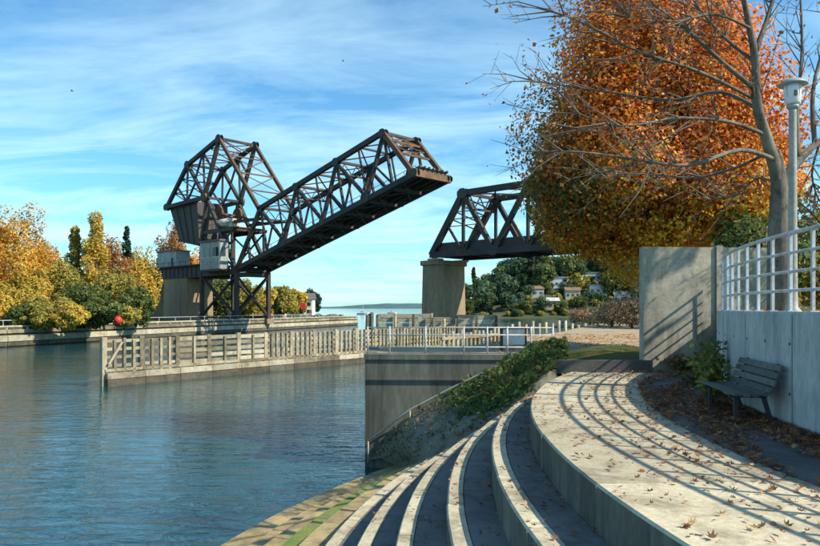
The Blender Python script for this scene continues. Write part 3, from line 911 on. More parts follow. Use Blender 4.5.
limbs = [
    ([P(779, 200, 14), P(776, 172, 14), P(767, 140, 13.9), P(757, 105, 13.7), P(755, 60, 13.6), P(748, 20, 13.5), P(738, -25, 13.4)], .19, .05),
    ([P(780, 200, 14), P(786, 178, 14), P(799, 160, 14.2), P(815, 145, 14.6), P(845, 122, 15), P(880, 80, 15.4)], .16, .04),
    ([P(756, 50, 13.6), P(765, 25, 13.8), P(775, -5, 14), P(790, -40, 14.2)], .07, .03),
    ([P(798, 158, 14.2), P(797, 110, 14.6), P(802, 50, 15), P(800, -10, 15.3)], .07, .025),
    ([P(815, 145, 14.6), P(813, 90, 15), P(828, 30, 15.2), P(835, -20, 15.4)], .07, .025),
    ([P(776, 160, 14), P(740, 150, 13.2), P(690, 165, 12.5), P(640, 160, 12.2), P(580, 152, 12.1), P(516, 151, 12.2)], .065, .008),
    ([P(766, 135, 13.9), P(730, 122, 13.2), P(680, 118, 12.6), P(620, 126, 12.3), P(570, 110, 12.4)], .055, .008),
    ([P(757, 108, 13.8), P(720, 92, 14.4), P(670, 100, 14.8), P(610, 92, 15), P(560, 85, 15.2), P(528, 80, 15.3)], .055, .008),
    ([P(756, 90, 13.7), P(720, 60, 13.3), P(685, 28, 13), P(650, 2, 12.8), P(620, -20, 12.7)], .065, .012),
    ([P(755, 62, 13.6), P(725, 38, 14), P(700, 10, 14.3), P(685, -15, 14.6)], .05, .012),
    ([P(772, 150, 13.9), P(735, 168, 14.6), P(690, 178, 15.2), P(640, 172, 15.6), P(600, 180, 15.8)], .045, .008),
    ([P(757, 100, 13.8), P(700, 72, 12.9), P(640, 52, 12.4), P(590, 26, 12.2), P(545, 8, 12.1)], .05, .008),
    ([P(750, 28, 13.5), P(715, 14, 12.8), P(670, 22, 12.3), P(620, 16, 12)], .04, .008),
    ([P(779, 185, 14), P(758, 178, 15), P(735, 195, 15.6), P(705, 200, 16)], .04, .008),
    ([P(820, 142, 14.7), P(812, 175, 15.2), P(822, 205, 15.5), P(840, 215, 15.6)], .035, .01),
]
tw = MB(); tips = []
g = random.Random(77)
for pts_, r0, r1 in limbs:
    cp = curve_pts(pts_)
    MB().tube(cp, np.linspace(r0 * .8, r1 * .8, len(cp)), 7).build('branch', M['bark_grey'], bare, True)
    n_tw = 22 if r1 < .02 else 12
    for k in range(n_tw):
        i = g.randrange(len(cp) // 4, len(cp) - 1)
        d = (cp[i + 1] - cp[i]).normalized()
        r = Vector((g.gauss(0, 1), g.gauss(0, 1), g.gauss(0, 1) + .35)).normalized()
        d2 = (d * .9 + r * .75).normalized()
        L = g.uniform(.5, 1.5)
        a = cp[i]; b = a + d2 * L * .5 + Vector((g.gauss(0, .05), g.gauss(0, .05), g.gauss(0, .05)))
        c = b + (d2 + Vector((g.gauss(0, .3), g.gauss(0, .3), g.gauss(.05, .3)))).normalized() * L * .5
        tw.tube([a, b, c], [.016, .010, .004], 4, False)
        tips.append(c)
        for m_ in range(3):
            s = b.lerp(c, g.random()); e = s + (d2 + Vector((g.gauss(0, .7), g.gauss(0, .7), g.gauss(0, .7)))).normalized() * g.uniform(.2, .55)
            tw.tube([s, e], [.007, .003], 3, False); tips.append(e)
tw.build('twigs', M['twig'], bare)['kind'] = 'stuff'
lpz = []
for _ in range(850):
    e = g.choice(tips)
    lpz.append(e + Vector((g.gauss(0, .07), g.gauss(0, .07), g.gauss(0, .07))))
leaf_cards('leaves', lpz, [(0, -.5, .6)] * len(lpz), .085, palette(len(lpz), [(0.30, 0.12, 0.04), (0.4, 0.17, 0.05), (0.16, 0.08, 0.04)], [3, 2, 3]), bare, 'stuff', (7, 14, 6))

tree('broadleaf_tree', (15.6, 14.7, WALL_Z - .15), 12.6, 2.1, 'yellow', 'thin yellow crowned tree out of view on the lawn, added to shade the panel', N=1100, leaf=.16, clumps=40, seed=51, bottom=.72, clump_r=.17)  # unseen tree added; crown height and gaps set to shade the upper panel
copy_tree(bare, (16.2, 16.6, WALL_Z - .1), R_(-35), 'second leafless tree on the lawn to the right of the lamp post', scale=(1, 1, .95))
# shrubs and trees behind the railing on the right
tree('shrub', (12.2, 24, WALL_Z - .15), 3.6, 1.9, 'green', 'green leafy shrub behind the railing between maple and bare trunk', 'shrub', N=5000, leaf=.17, clumps=26, seed=31, bottom=.02)
tree('shrub', (15.6, 26, WALL_Z - .15), 4.6, 2.3, 'olive', 'olive green shrub behind the lamp post at the right edge', 'shrub', N=6000, leaf=.18, clumps=26, seed=32, bottom=.02)
tree('shrub', (16.6, 22.5, WALL_Z - .15), 2.6, 1.8, 'yellow', 'low yellowing shrub beyond the railing at the right edge', 'shrub', N=4000, leaf=.15, clumps=22, seed=33, bottom=.02)

# ================================================================== BRIDGE
U = Vector((0.72, -0.694, 0)); V = Vector((0.694, 0.72, 0)); B0 = Vector((3.5, 123, 0)); BW = 9.0
def br(s, z, v=0.0):
    return B0 - U * s + V * v + Vector((0, 0, z))

def member(parent, name, a, b, w=.6, h=.6, mat='steel', side=V, solid=False):
    mb = MB()
    (mb.beam if solid else mb.ibeam)(a, b, w, h, side)
    return mb.build(name, M[mat], parent)

def gusset(parent, c, r, v):
    """riveted plate over a joint"""
    mb = MB()
    pts = []
    for k in range(8):
        a = 2 * math.pi * (k + .5) / 8
        pts.append((r * math.cos(a), r * .8 * math.sin(a)))
    off = .38
    for s in (-1, 1):
        vs = [c - U * x + Vector((0, 0, z)) + V * (s * off) for x, z in pts] + [c - U * x + Vector((0, 0, z)) + V * (s * (off + .06)) for x, z in pts]
        mb.add(vs, [tuple(range(8)), tuple(reversed(range(8, 16)))] + [(i, i + 8, (i + 1) % 8 + 8, (i + 1) % 8) for i in range(8)])
    return mb.build('gusset_plate', M['steel_dark'], parent)

# --- lifting leaf
AL = math.atan2(15.0, 59.0)
def lf(x, y, v=0.0):
    return br(62 - x * math.cos(AL) + y * math.sin(AL), 10.9 + x * math.sin(AL) + y * math.cos(AL), v)
leaf = thing('bascule_leaf', tuple(lf(0, 0, BW / 2)), 'raised dark steel truss leaf of the railway drawbridge', 'bridge span')
LN = 60.2; TH = 10.6
bot = [0, 6.1, 19.8, 33.5, 47.2, 60.2]
top = [13.0, 26.7, 40.4, 54.4]
for v in (0.0, BW):
    member(leaf, 'bottom_chord', lf(-.5, 0, v), lf(LN, 0, v), .75, 1.0)
    member(leaf, 'top_chord', lf(top[0], TH, v), lf(top[-1], TH, v), .75, .95)
    member(leaf, 'end_post', lf(top[-1], TH, v), lf(LN - .3, .2, v), .75, .9, 'rust_steel')
    member(leaf, 'heel_post', lf(top[0], TH, v), lf(0.2, 0, v), .75, .9)
    for i, tx in enumerate(top):
        if i: member(leaf, 'diagonal', lf(bot[i + 1], .4, v), lf(tx, TH - .4, v), .6, .62)
        else: member(leaf, 'diagonal', lf(6.1, .4, v), lf(6.3, 5.2, v), .5, .5)
        if i < 3: member(leaf, 'diagonal', lf(tx, TH - .4, v), lf(bot[i + 2], .4, v), .6, .62)
        member(leaf, 'hanger', lf(tx, .45, v), lf(tx, TH - .45, v), .45, .42)
        gusset(leaf, lf(tx, TH - .15, v), 1.05, v)
    for bx in bot[2:]:
        gusset(leaf, lf(bx, .2, v), 1.0, v)
        if bx < 60: member(leaf, 'hanger', lf(bx, .5, v), lf(bx, TH - .4, v), .30, .30)
    for i in range(3):      # sub struts
        a, b = top[i], bot[i + 2]
        member(leaf, 'sub_strut', lf((a + b) / 2, TH / 2, v), lf(a, .4, v), .34, .34)
        member(leaf, 'sub_strut', lf((b + top[i + 1]) / 2, TH / 2, v), lf(top[i + 1], .4, v), .34, .34)
    for k in range(7):       # walkway railing posts along the deck edge
        pass
# floor: beams, stringers, ties
x = 0.0
k = 0
while x <= LN + .01:
    member(leaf, 'floor_beam', lf(x, -.05, .4), lf(x, -.05, BW - .4), .45, 1.1, 'steel_dark', lf(1, 0) - lf(0, 0), True)
    x += 6.8 if k else 6.1
    k += 1
for v in (1.6, 3.2, 5.8, 7.4):
    member(leaf, 'stringer', lf(.3, .22, v), lf(LN - .3, .22, v), .32, .8, 'steel_dark', V, True)
dk = MB().beam(lf(0, .78, BW / 2), lf(LN, .78, BW / 2), BW - 1.9, .22, V).build('deck', M['timber_dark'], leaf)
for k in range(9):           # lateral bracing under the floor
    x = 3 + k * 6.8
    if x + 5 > LN: break
    member(leaf, 'lateral_brace', lf(x, -.62, .5), lf(x + 6.2, -.62, BW - .5), .3, .12, 'steel', None, True)
    member(leaf, 'lateral_brace', lf(x, -.76, BW - .5), lf(x + 6.2, -.76, .5), .3, .12, 'steel', None, True)
# top laterals and sway frames
for i, tx in enumerate(top):
    member(leaf, 'top_strut', lf(tx, TH, .3), lf(tx, TH, BW - .3), .4, .5, 'steel', lf(1, 0) - lf(0, 0))
    member(leaf, 'sway_strut', lf(tx, TH - 2.6, .3), lf(tx, TH - 2.6, BW - .3), .3, .35, 'steel', lf(1, 0) - lf(0, 0))
    for k in range(5):
        a = .4 + k * (BW - .8) / 5; b = a + (BW - .8) / 5
        z0, z1 = (TH - .3, TH - 2.4) if k % 2 else (TH - 2.4, TH - .3)
        member(leaf, 'sway_lattice', lf(tx, z0, a), lf(tx, z1, b), .14, .14, 'steel', lf(1, 0) - lf(0, 0), True)
for i in range(3):
    a, b = top[i], top[i + 1]; md = (a + b) / 2
    for (x0_, v0, x1_, v1) in ((a, .3, md, BW - .3), (a, BW - .3, md, .3), (md, .3, b, BW - .3), (md, BW - .3, b, .3)):
        member(leaf, 'top_lateral', lf(x0_, TH + .1, v0), lf(x1_, TH + .1, v1), .24, .22, 'steel', None, True)
    member(leaf, 'top_strut', lf(md, TH, .3), lf(md, TH, BW - .3), .3, .35, 'steel', lf(1, 0) - lf(0, 0))
# end portal lattice
for k in range(5):
    f0, f1 = k / 6, (k + 1) / 6
    for (va, vb) in ((.4, BW - .4), (BW - .4, .4)):
        if k > 2: continue
        pa = lf(top[-1], TH, va).lerp(lf(LN - .3, .2, va), f0); pb = lf(top[-1], TH, vb).lerp(lf(LN - .3, .2, vb), f1)
        member(leaf, 'portal_lattice', pa, pb, .2, .16, 'rust_steel', None, True)
for f in (0.18, .5):
    member(leaf, 'portal_strut', lf(top[-1], TH, .4).lerp(lf(LN - .3, .2, .4), f), lf(top[-1], TH, BW - .4).lerp(lf(LN - .3, .2, BW - .4), f), .35, .4, 'rust_steel', None, True)
member(leaf, 'end_floor_beam', lf(LN + .25, .1, -.3), lf(LN + .25, .1, BW + .3), .5, 1.5, 'rust_steel', lf(1, 0) - lf(0, 0), True)
for k in range(7):           # rail ends and ties overhanging the tip
    v = .8 + k * 1.22
    member(leaf, 'tie_end', lf(LN - .6, 1.15, v), lf(LN + 1.1, 1.15, v), .36, .42, 'timber_dark', V, True)
# walkway railing on the near deck edge
member(leaf, 'walkway_rail', lf(.5, 1.9, 1.0), lf(LN - .4, 1.9, 1.0), .08, .08, 'steel', V, True)
for k in range(20):
    member(leaf, 'walkway_post', lf(1 + k * 3.1, .88, 1.0), lf(1 + k * 3.1, 1.9, 1.0), .07, .07, 'steel', V, True)
# operating struts at the heel
for v in (.9, BW - .9):
    member(leaf, 'operating_strut', lf(13.2, 8.2, v), lf(-4, 13.0, v), .5, .7, 'steel', V)

# --- counterweight frame
cwt = thing('counterweight_frame', tuple(br(75.5, 29.3, BW / 2)), 'dark polygonal counterweight truss with its heavy block above the tower', 'counterweight')
A_, B_, C_, T_ = (95.3, 28.8), (84.0, 38.7), (68.7, 42.9), (75.5, 29.3)
for v in (-.6, BW + .6):
    J = {k: br(s, z, v) for k, (s, z) in dict(A=A_, B=B_, C=C_, T=T_).items()}
    for a, b, w_ in (('A', 'B', .95), ('B', 'C', .95), ('A', 'T', .95), ('T', 'C', .85), ('T', 'B', .7)):
        member(cwt, 'frame_chord' if w_ > .9 else 'frame_diagonal', J[a], J[b], .8, w_)
    m1 = J['A'].lerp(J['B'], .5); m2 = J['B'].lerp(J['C'], .5); m3 = J['A'].lerp(J['T'], .55); m4 = J['T'].lerp(J['C'], .5)
    for a, b in ((m3, J['B']), (m1, m3), (m2, J['T']), (m2, m4), (J['T'].lerp(J['B'], .5), m3), (J['T'].lerp(J['B'], .55), m2)):
        member(cwt, 'frame_strut', a, b, .4, .42)
    member(cwt, 'counterweight_link', J['C'], lf(top[0], TH, v), .6, .85, 'rust_steel')
    for k in ('A', 'B', 'C', 'T'): gusset(cwt, J[k], 1.25, v)
for (s, z) in (A_, B_, C_, T_):
    member(cwt, 'cross_strut', br(s, z, -.4), br(s, z, BW + .4), .5, .6, 'steel', U)
def web(a, b, n_, mat='steel', w_=.2):
    """crossed lattice bars between the two sides from joint a to joint b"""
    for k in range(n_):
        f0, f1 = k / n_, (k + 1) / n_
        s0, z0 = a[0] + (b[0] - a[0]) * f0, a[1] + (b[1] - a[1]) * f0
        s1, z1 = a[0] + (b[0] - a[0]) * f1, a[1] + (b[1] - a[1]) * f1
        member(cwt, 'lattice_bar', br(s0, z0, -.4), br(s1, z1, BW + .4), w_, w_, mat, None, True)
        member(cwt, 'lattice_bar', br(s0, z0, BW + .4), br(s1, z1, -.4), w_, w_, mat, None, True)
        if k: member(cwt, 'cross_strut', br(s0, z0, -.4), br(s0, z0, BW + .4), .26, .3, mat, U)
web(A_, B_, 3); web(B_, C_, 3)
lt0 = (62 - top[0] * math.cos(AL) + TH * math.sin(AL), 10.9 + top[0] * math.sin(AL) + TH * math.cos(AL))
web(C_, lt0, 4, 'rust_steel', .18)
# counterweight block: sloping sided box
pb = [(95.0, 28.6), (89.6, 19.2), (79.4, 17.4), (80.6, 28.9)]
mb = MB()
vs = [br(s, z, 0.1) for s, z in pb] + [br(s, z, BW - .1) for s, z in pb]
mb.add(vs, [(0, 1, 2, 3), (7, 6, 5, 4), (0, 4, 5, 1), (1, 5, 6, 2), (2, 6, 7, 3), (3, 7, 4, 0)])
blk = mb.build('counterweight_block', M['steel_dark'], cwt)
for f in (.25, .5, .75):
    s0, z0 = pb[0][0] + (pb[3][0] - pb[0][0]) * f, pb[0][1] + (pb[3][1] - pb[0][1]) * f
    s1, z1 = pb[1][0] + (pb[2][0] - pb[1][0]) * f, pb[1][1] + (pb[2][1] - pb[1][1]) * f
    member(blk, 'stiffener', br(s0, z0, 0.0), br(s1, z1, 0.0), .16, .22, 'steel', V, True)
member(blk, 'stiffener', br(94.6, 28.3, .0), br(80.8, 28.6, .0), .2, .5, 'steel', V, True)
member(blk, 'stiffener', br(89.8, 19.5, .0), br(79.8, 17.8, .0), .2, .5, 'steel', V, True)
for v in (-.9, BW + .9):      # trunnion bearing wheels
    c = br(75.5, 29.3, v)
    pts = []
    mb = MB()
    ring_pts = [(math.cos(2 * math.pi * k / 16) * 1.25, math.sin(2 * math.pi * k / 16) * 1.25) for k in range(16)]
    vs = [c - U * x + Vector((0, 0, z)) - V * .3 for x, z in ring_pts] + [c - U * x + Vector((0, 0, z)) + V * .3 for x, z in ring_pts]
    mb.add(vs, [tuple(range(16)), tuple(reversed(range(16, 32)))] + [(i, i + 16, (i + 1) % 16 + 16, (i + 1) % 16) for i in range(16)])
    mb.build('trunnion', M['rust_steel'], cwt)

# --- tower
tw_ = thing('bridge_tower', tuple(br(70, -1.4, BW / 2)), 'dark braced steel tower carrying the counterweight trunnion', 'tower')
for v in (0.0, BW):
    member(tw_, 'tower_post', br(62, -1.6, v), br(62, 10.4, v), .85, .9)
    member(tw_, 'tower_post', br(78, -1.6, v), br(78, 19.0, v), .85, .9)
    member(tw_, 'tower_leg', br(78, 19.0, v), br(75.6, 28.4, v), .8, .85)
    member(tw_, 'tower_leg', br(62.3, 10.9, v), br(74.8, 28.2, v), .8, .8)
    member(tw_, 'tower_leg', br(64, 11.2, v), br(64, 20.6, v), .5, .5)
    member(tw_, 'deck_girder', br(62.6, 10.2, v), br(77.4, 10.2, v), .7, 1.2, 'steel_dark', V)
    member(tw_, 'platform_beam', br(63, 20.6, v), br(78, 20.6, v), .6, .8)
    member(tw_, 'base_beam', br(62.6, -.6, v), br(77.4, -.6, v), .6, .7)
    member(tw_, 'cross_brace', br(62.5, 9.2, v), br(77.5, 0.0, v), .5, .5)
    member(tw_, 'cross_brace', br(62.5, 0.0, v), br(77.5, 9.2, v), .5, .48)
    member(tw_, 'cross_brace', br(64.2, 12, v), br(77.5, 20, v), .35, .35)
    member(tw_, 'cross_brace', br(77.5, 12, v), br(64.2, 20, v), .35, .33)
    for s in (62, 78):
        MB().prism([tuple((br(s + a, 0, v + b))[:2]) for a, b in ((-1, -1), (1, -1), (1, 1), (-1, 1))], -2.2, -1.0).build('footing', M['pier_concrete'], tw_)
for s in (62, 78):
    member(tw_, 'cross_girder', br(s, 9.6, .4), br(s, 9.6, BW - .4), .6, 1.0, 'steel', U)
    member(tw_, 'side_brace', br(s, 0, .4), br(s, 9, BW - .4), .4, .4, 'steel', U)
    member(tw_, 'side_brace', br(s, 9, .4), br(s, 0, BW - .4), .4, .38, 'steel', U)
member(tw_, 'cross_girder', br(64, 20.6, .4), br(64, 20.6, BW - .4), .5, .7, 'steel', U)
member(tw_, 'cross_girder', br(77.8, 18.6, .4), br(77.8, 18.6, BW - .4), .5, .7, 'steel', U)
MB().beam(br(70, 10.95, BW / 2).lerp(br(62.5, 10.95, BW / 2), 1), br(77.5, 10.95, BW / 2), BW - 1.2, .25, V).build('deck', M['timber_dark'], tw_)
MB().beam(br(63.5, 21.1, BW / 2), br(77, 21.1, BW / 2), BW, .18, V).build('machinery_platform', M['steel_dark'], tw_)
member(tw_, 'platform_rail', br(63.5, 22.3, -.1), br(77, 22.3, -.1), .09, .09, 'steel', V, True)
for k in range(8):
    member(tw_, 'platform_post', br(63.6 + k * 1.9, 21.2, -.1), br(63.6 + k * 1.9, 22.3, -.1), .08, .08, 'steel', V, True)
MB().tube([br(71.4, 22.45, .9), br(66.8, 22.45, .9)], 1.05, 14).build('tank', M['cream_metal'], tw_, True)
MB().prism([tuple(br(s, 0, v)[:2]) for s, v in ((66.2, .4), (64.4, .4), (64.4, 2.2), (66.2, 2.2))], 21.2, 23.2).build('motor_box', M['tan_paint'], tw_)
for v in (1.8, BW - 1.8):     # big gear and cranks inside the tower
    c = br(73.0, 25.2, v); rp = [(math.cos(2 * math.pi * k / 20) * 2.0, math.sin(2 * math.pi * k / 20) * 2.0) for k in range(20)]
    mb = MB(); vs = [c - U * x + Vector((0, 0, z)) - V * .25 for x, z in rp] + [c - U * x + Vector((0, 0, z)) + V * .25 for x, z in rp]
    mb.add(vs, [tuple(range(20)), tuple(reversed(range(20, 40)))] + [(i, i + 20, (i + 1) % 20 + 20, (i + 1) % 20) for i in range(20)])
    mb.build('gear_wheel', M['rust_steel'], tw_)
    member(tw_, 'rack_strut', br(73, 25.2, v), br(60.5, 22.0, v), .4, .45)
member(tw_, 'gear_shaft', br(73, 25.2, 1), br(73, 25.2, BW - 1), .5, .5, 'rust_steel', U, True)

# control house hung on the near side of the tower
ch = thing('control_house', tuple(br(69, 10.7, -1.4)), 'pale grey green control cabin on the near side of the bridge tower', 'cabin')
def bprism(s0, s1, v0, v1, z0, z1):
    return MB().prism([tuple(br(s, 0, v)[:2]) for s, v in ((s0, v0), (s0, v1), (s1, v1), (s1, v0))][::-1], z0, z1)
bprism(73.8, 64.6, -2.8, -.6, 11.0, 17.6).build('wall', M['house_paint'], ch)
bprism(74.2, 64.2, -3.2, -.55, 17.61, 18.0).build('roof', M['roof'], ch)
bprism(74.0, 64.4, -3.0, -.5, 10.5, 10.99).build('floor_frame', M['steel_dark'], ch)
for s in (72.6, 70.2, 67.8, 66.0):
    wdw = bprism(s + .62, s - .62, -2.86, -2.79, 14.0, 16.2).build('window', M['glass'], ch)
    bprism(s + .72, s - .72, -2.83, -2.795, 13.85, 13.98).build('sill', M['white_paint'], wdw)
bprism(64.59, 64.53, -2.4, -1.4, 14.0, 16.2).build('window', M['glass'], ch)
for s in (73.4, 69.2, 64.9): bprism(s + .12, s - .12, -2.9, -2.81, 11.0, 17.6).build('corner_board', M['white_paint'] if s != 69.2 else M['hut_metal'], ch)

# --- fixed truss span on the right
fx = thing('truss_span', tuple(br(-20, 10.3, BW / 2)), 'dark fixed steel truss span running behind the maple', 'bridge span')
ZB, ZT = 10.9, 21.0
fb = [-.4, -14.0, -27.2, -40.5]; ft = [-7.6, -20.6, -33.8]
for v in (0.0, BW):
    member(fx, 'bottom_chord', br(-.2, ZB, v), br(-40.7, ZB, v), .75, 1.0)
    member(fx, 'top_chord', br(ft[0], ZT, v), br(ft[-1], ZT, v), .75, .95)
    member(fx, 'end_post', br(fb[0], ZB, v), br(ft[0], ZT, v), .8, 1.0)
    member(fx, 'end_post', br(fb[-1], ZB, v), br(ft[-1], ZT, v), .8, 1.0)
    for i, s in enumerate(ft):
        if i: member(fx, 'diagonal', br(fb[i], ZB, v), br(s, ZT, v), .65, .75)
        if i < 2: member(fx, 'diagonal', br(s, ZT, v), br(fb[i + 1], ZB, v), .65, .75)
        member(fx, 'hanger', br(s, ZB, v), br(s, ZT, v), .42, .45)
        gusset(fx, br(s, ZT - .1, v), 1.15, v)
        member(fx, 'sub_strut', br((s + fb[i]) / 2, (ZB + ZT) / 2, v), br(s, ZB, v), .34, .36)
        member(fx, 'sub_strut', br((s + fb[i + 1]) / 2, (ZB + ZT) / 2, v), br(s, ZB, v), .34, .34)
    for s in fb[1:3]: gusset(fx, br(s, ZB + .1, v), 1.1, v)
    member(fx, 'side_girder', br(-1.5, 12.1, v + (.55 if v == 0 else -.55)), br(-40, 12.1, v + (.55 if v == 0 else -.55)), .16, 1.7, 'steel_dark', V, True)
for s in fb + ft:
    member(fx, 'floor_beam', br(s, ZB + .3, .5), br(s, ZB + .3, BW - .5), .5, 1.2, 'steel_dark', U, True)
MB().beam(br(-1, 11.9, BW / 2), br(-40, 11.9, BW / 2), BW - 2.4, .3, V).build('deck', M['timber_dark'], fx)
for s in ft:
    member(fx, 'top_strut', br(s, ZT, .3), br(s, ZT, BW - .3), .45, .5, 'steel', U)
    member(fx, 'sway_strut', br(s, ZT - 2.4, .3), br(s, ZT - 2.4, BW - .3), .3, .35, 'steel', U)
    for k in range(6):
        a = .4 + k * (BW - .8) / 6; b = a + (BW - .8) / 6
        z0, z1 = (ZT - .2, ZT - 2.2) if k % 2 else (ZT - 2.2, ZT - .2)
        member(fx, 'sway_lattice', br(s, z0, a), br(s, z1, b), .16, .16, 'steel', U, True)
for i in range(2):
    a, b = ft[i], ft[i + 1]; md = (a + b) / 2
    for (x0_, v0, x1_, v1) in ((a, .3, md, BW - .3), (a, BW - .3, md, .3), (md, .3, b, BW - .3), (md, BW - .3, b, .3)):
        member(fx, 'top_lateral', br(x0_, ZT, v0), br(x1_, ZT, v1), .26, .24, 'steel', None, True)
for k in range(4):
    f = .05 + k * .12
    for v0, v1 in ((.4, BW - .4), (BW - .4, .4)):
        member(fx, 'portal_lattice', br(ft[0], ZT, v0).lerp(br(fb[0], ZB, v0), f), br(ft[0], ZT, v1).lerp(br(fb[0], ZB, v1), f + .12), .18, .18, 'steel', None, True)
for v in (1.0, BW - 1.0): bprism(.6, -1.6, v - 1.0, v + .8, 10.05, 10.36).build('bearing', M['pale_timber'], fx)

# --- approach girders on the left
ag = thing('girder_span', tuple(br(118, 9.5, BW / 2)), 'dark plate girder approach span running left into the trees', 'bridge span')
for v in (.6, BW - .6):
    member(ag, 'girder', br(78.6, 11.0, v), br(162, 11.0, v), .22, 2.7, 'steel_dark', V, True)
    member(ag, 'flange', br(78.6, 12.42, v), br(162, 12.42, v), .6, .14, 'steel', V, True)
    member(ag, 'flange', br(78.6, 9.58, v), br(162, 9.58, v), .6, .14, 'steel', V, True)
    for k in range(36):
        s = 79.5 + k * 2.3
        member(ag, 'stiffener', br(s, 9.68, v - .18), br(s, 12.33, v - .18), .14, .12, 'steel', V, True)
MB().beam(br(78.6, 12.7, BW / 2), br(162, 12.7, BW / 2), BW + .8, .3, V).build('deck', M['timber_dark'], ag)
member(ag, 'walkway_rail', br(79, 13.9, -.2), br(162, 13.9, -.2), .09, .09, 'steel', V, True)
for k in range(28):
    member(ag, 'walkway_post', br(80 + k * 3, 12.9, -.2), br(80 + k * 3, 13.9, -.2), .09, .09, 'steel', V, True)
hut = thing('signal_hut', tuple(br(97, 12.9, 2)), 'small grey hut standing on the approach girder left of the counterweight', 'hut')
bprism(103, 92.5, .6, 4.6, 12.87, 17.0).build('wall', M['hut_metal'], hut)
bprism(103.3, 92.2, .3, 4.9, 17.01, 17.25).build('roof', M['roof'], hut)
d_ = bprism(95.3, 94.1, .52, .59, 12.9, 15.2).build('door', M['steel_dark'], hut)
bprism(100.8, 99.2, .53, .59, 14.2, 15.8).build('window', M['glass'], hut)

# --- piers
def pier(name, s0, s1, v0, v1, z0, z1, tap, label, collar=True):
    c = br((s0 + s1) / 2, z0, (v0 + v1) / 2)
    t = thing(name, tuple(c), label, 'bridge pier')
    def shape(sa, sb, va, vb, za, zb, k):
        sm, vm = (sa + sb) / 2, (va + vb) / 2
        vs = []
        for z, e in ((za, 1 + k), (zb, 1)):
            for s, v in ((sa, va), (sb, va), (sb, vb), (sa, vb)):
                vs.append(br(sm + (s - sm) * e, z, vm + (v - vm) * e))
        return MB().add(vs, [(3, 2, 1, 0), (4, 5, 6, 7), (0, 1, 5, 4), (1, 2, 6, 5), (2, 3, 7, 6), (3, 0, 4, 7)])
    shape(s0, s1, v0, v1, z0, z1, tap).build('shaft', M['pier_concrete'], t)
    if collar:
        def stadium(grow, za, zb, k):
            rr_ = abs(s0 - s1) / 2 + grow; sm = (s0 + s1) / 2
            out = []
            for j in range(9): a = math.pi * j / 8; out.append((sm + rr_ * math.cos(a), v0 + rr_ - grow - rr_ * math.sin(a)))
            for j in range(9): a = math.pi * j / 8; out.append((sm - rr_ * math.cos(a), v1 - rr_ + grow + rr_ * math.sin(a)))
            n_ = len(out); vm = (v0 + v1) / 2
            vs = [br(sm + (s - sm) * (1 + k), za, vm + (v - vm) * (1 + k * .6)) for s, v in out] + [br(s, zb, v) for s, v in out]
            return MB().add(vs, [tuple(range(n_)), tuple(reversed(range(n_, 2 * n_)))] + [(i, i + n_, (i + 1) % n_ + n_, (i + 1) % n_) for i in range(n_)])
        bpy.data.objects.remove(t.children[0])
        stadium(0, z0, z1, tap * 1.6).build('shaft', M['pier_concrete'], t)
        stadium(.45, z1 + .005, z1 + .75, 0).build('cap', M['pier_concrete'], t)
        stadium(.9, z0, -.2, .02).build('plinth', M['pier_concrete'], t)
    if False:
        shape(s0 + .45, s1 - .45, v0 - .45, v1 + .45, z1 + .005, z1 + .75, 0).build('cap', M['pier_concrete'], t)
        shape(s0 + .9, s1 - .9, v0 - .9, v1 + .9, z0, z0 + 3.2, .02).build('plinth', M['pier_concrete'], t)
    return t
p2 = pier('bridge_pier', 3.2, -2.0, .0, 8.8, -4.6, 9.25, .06, 'tapered concrete pier at the tip of the fixed truss, lit orange on its right side')
pier('bridge_pier', -38.5, -43, -.6, BW, -1.0, 9.9, .06, 'concrete pier holding the far right end of the truss behind the maple', False)
pier('bridge_pier', 98.5, 86.0, .2, 7.6, -1.6, 9.45, .04, 'broad concrete pier under the approach girder next to the tower', False)
pier('bridge_pier', 112.5, 105.5, .2, 7.6, -1.6, 9.45, .04, 'narrower concrete pier under the approach girder, second from the tower', False)

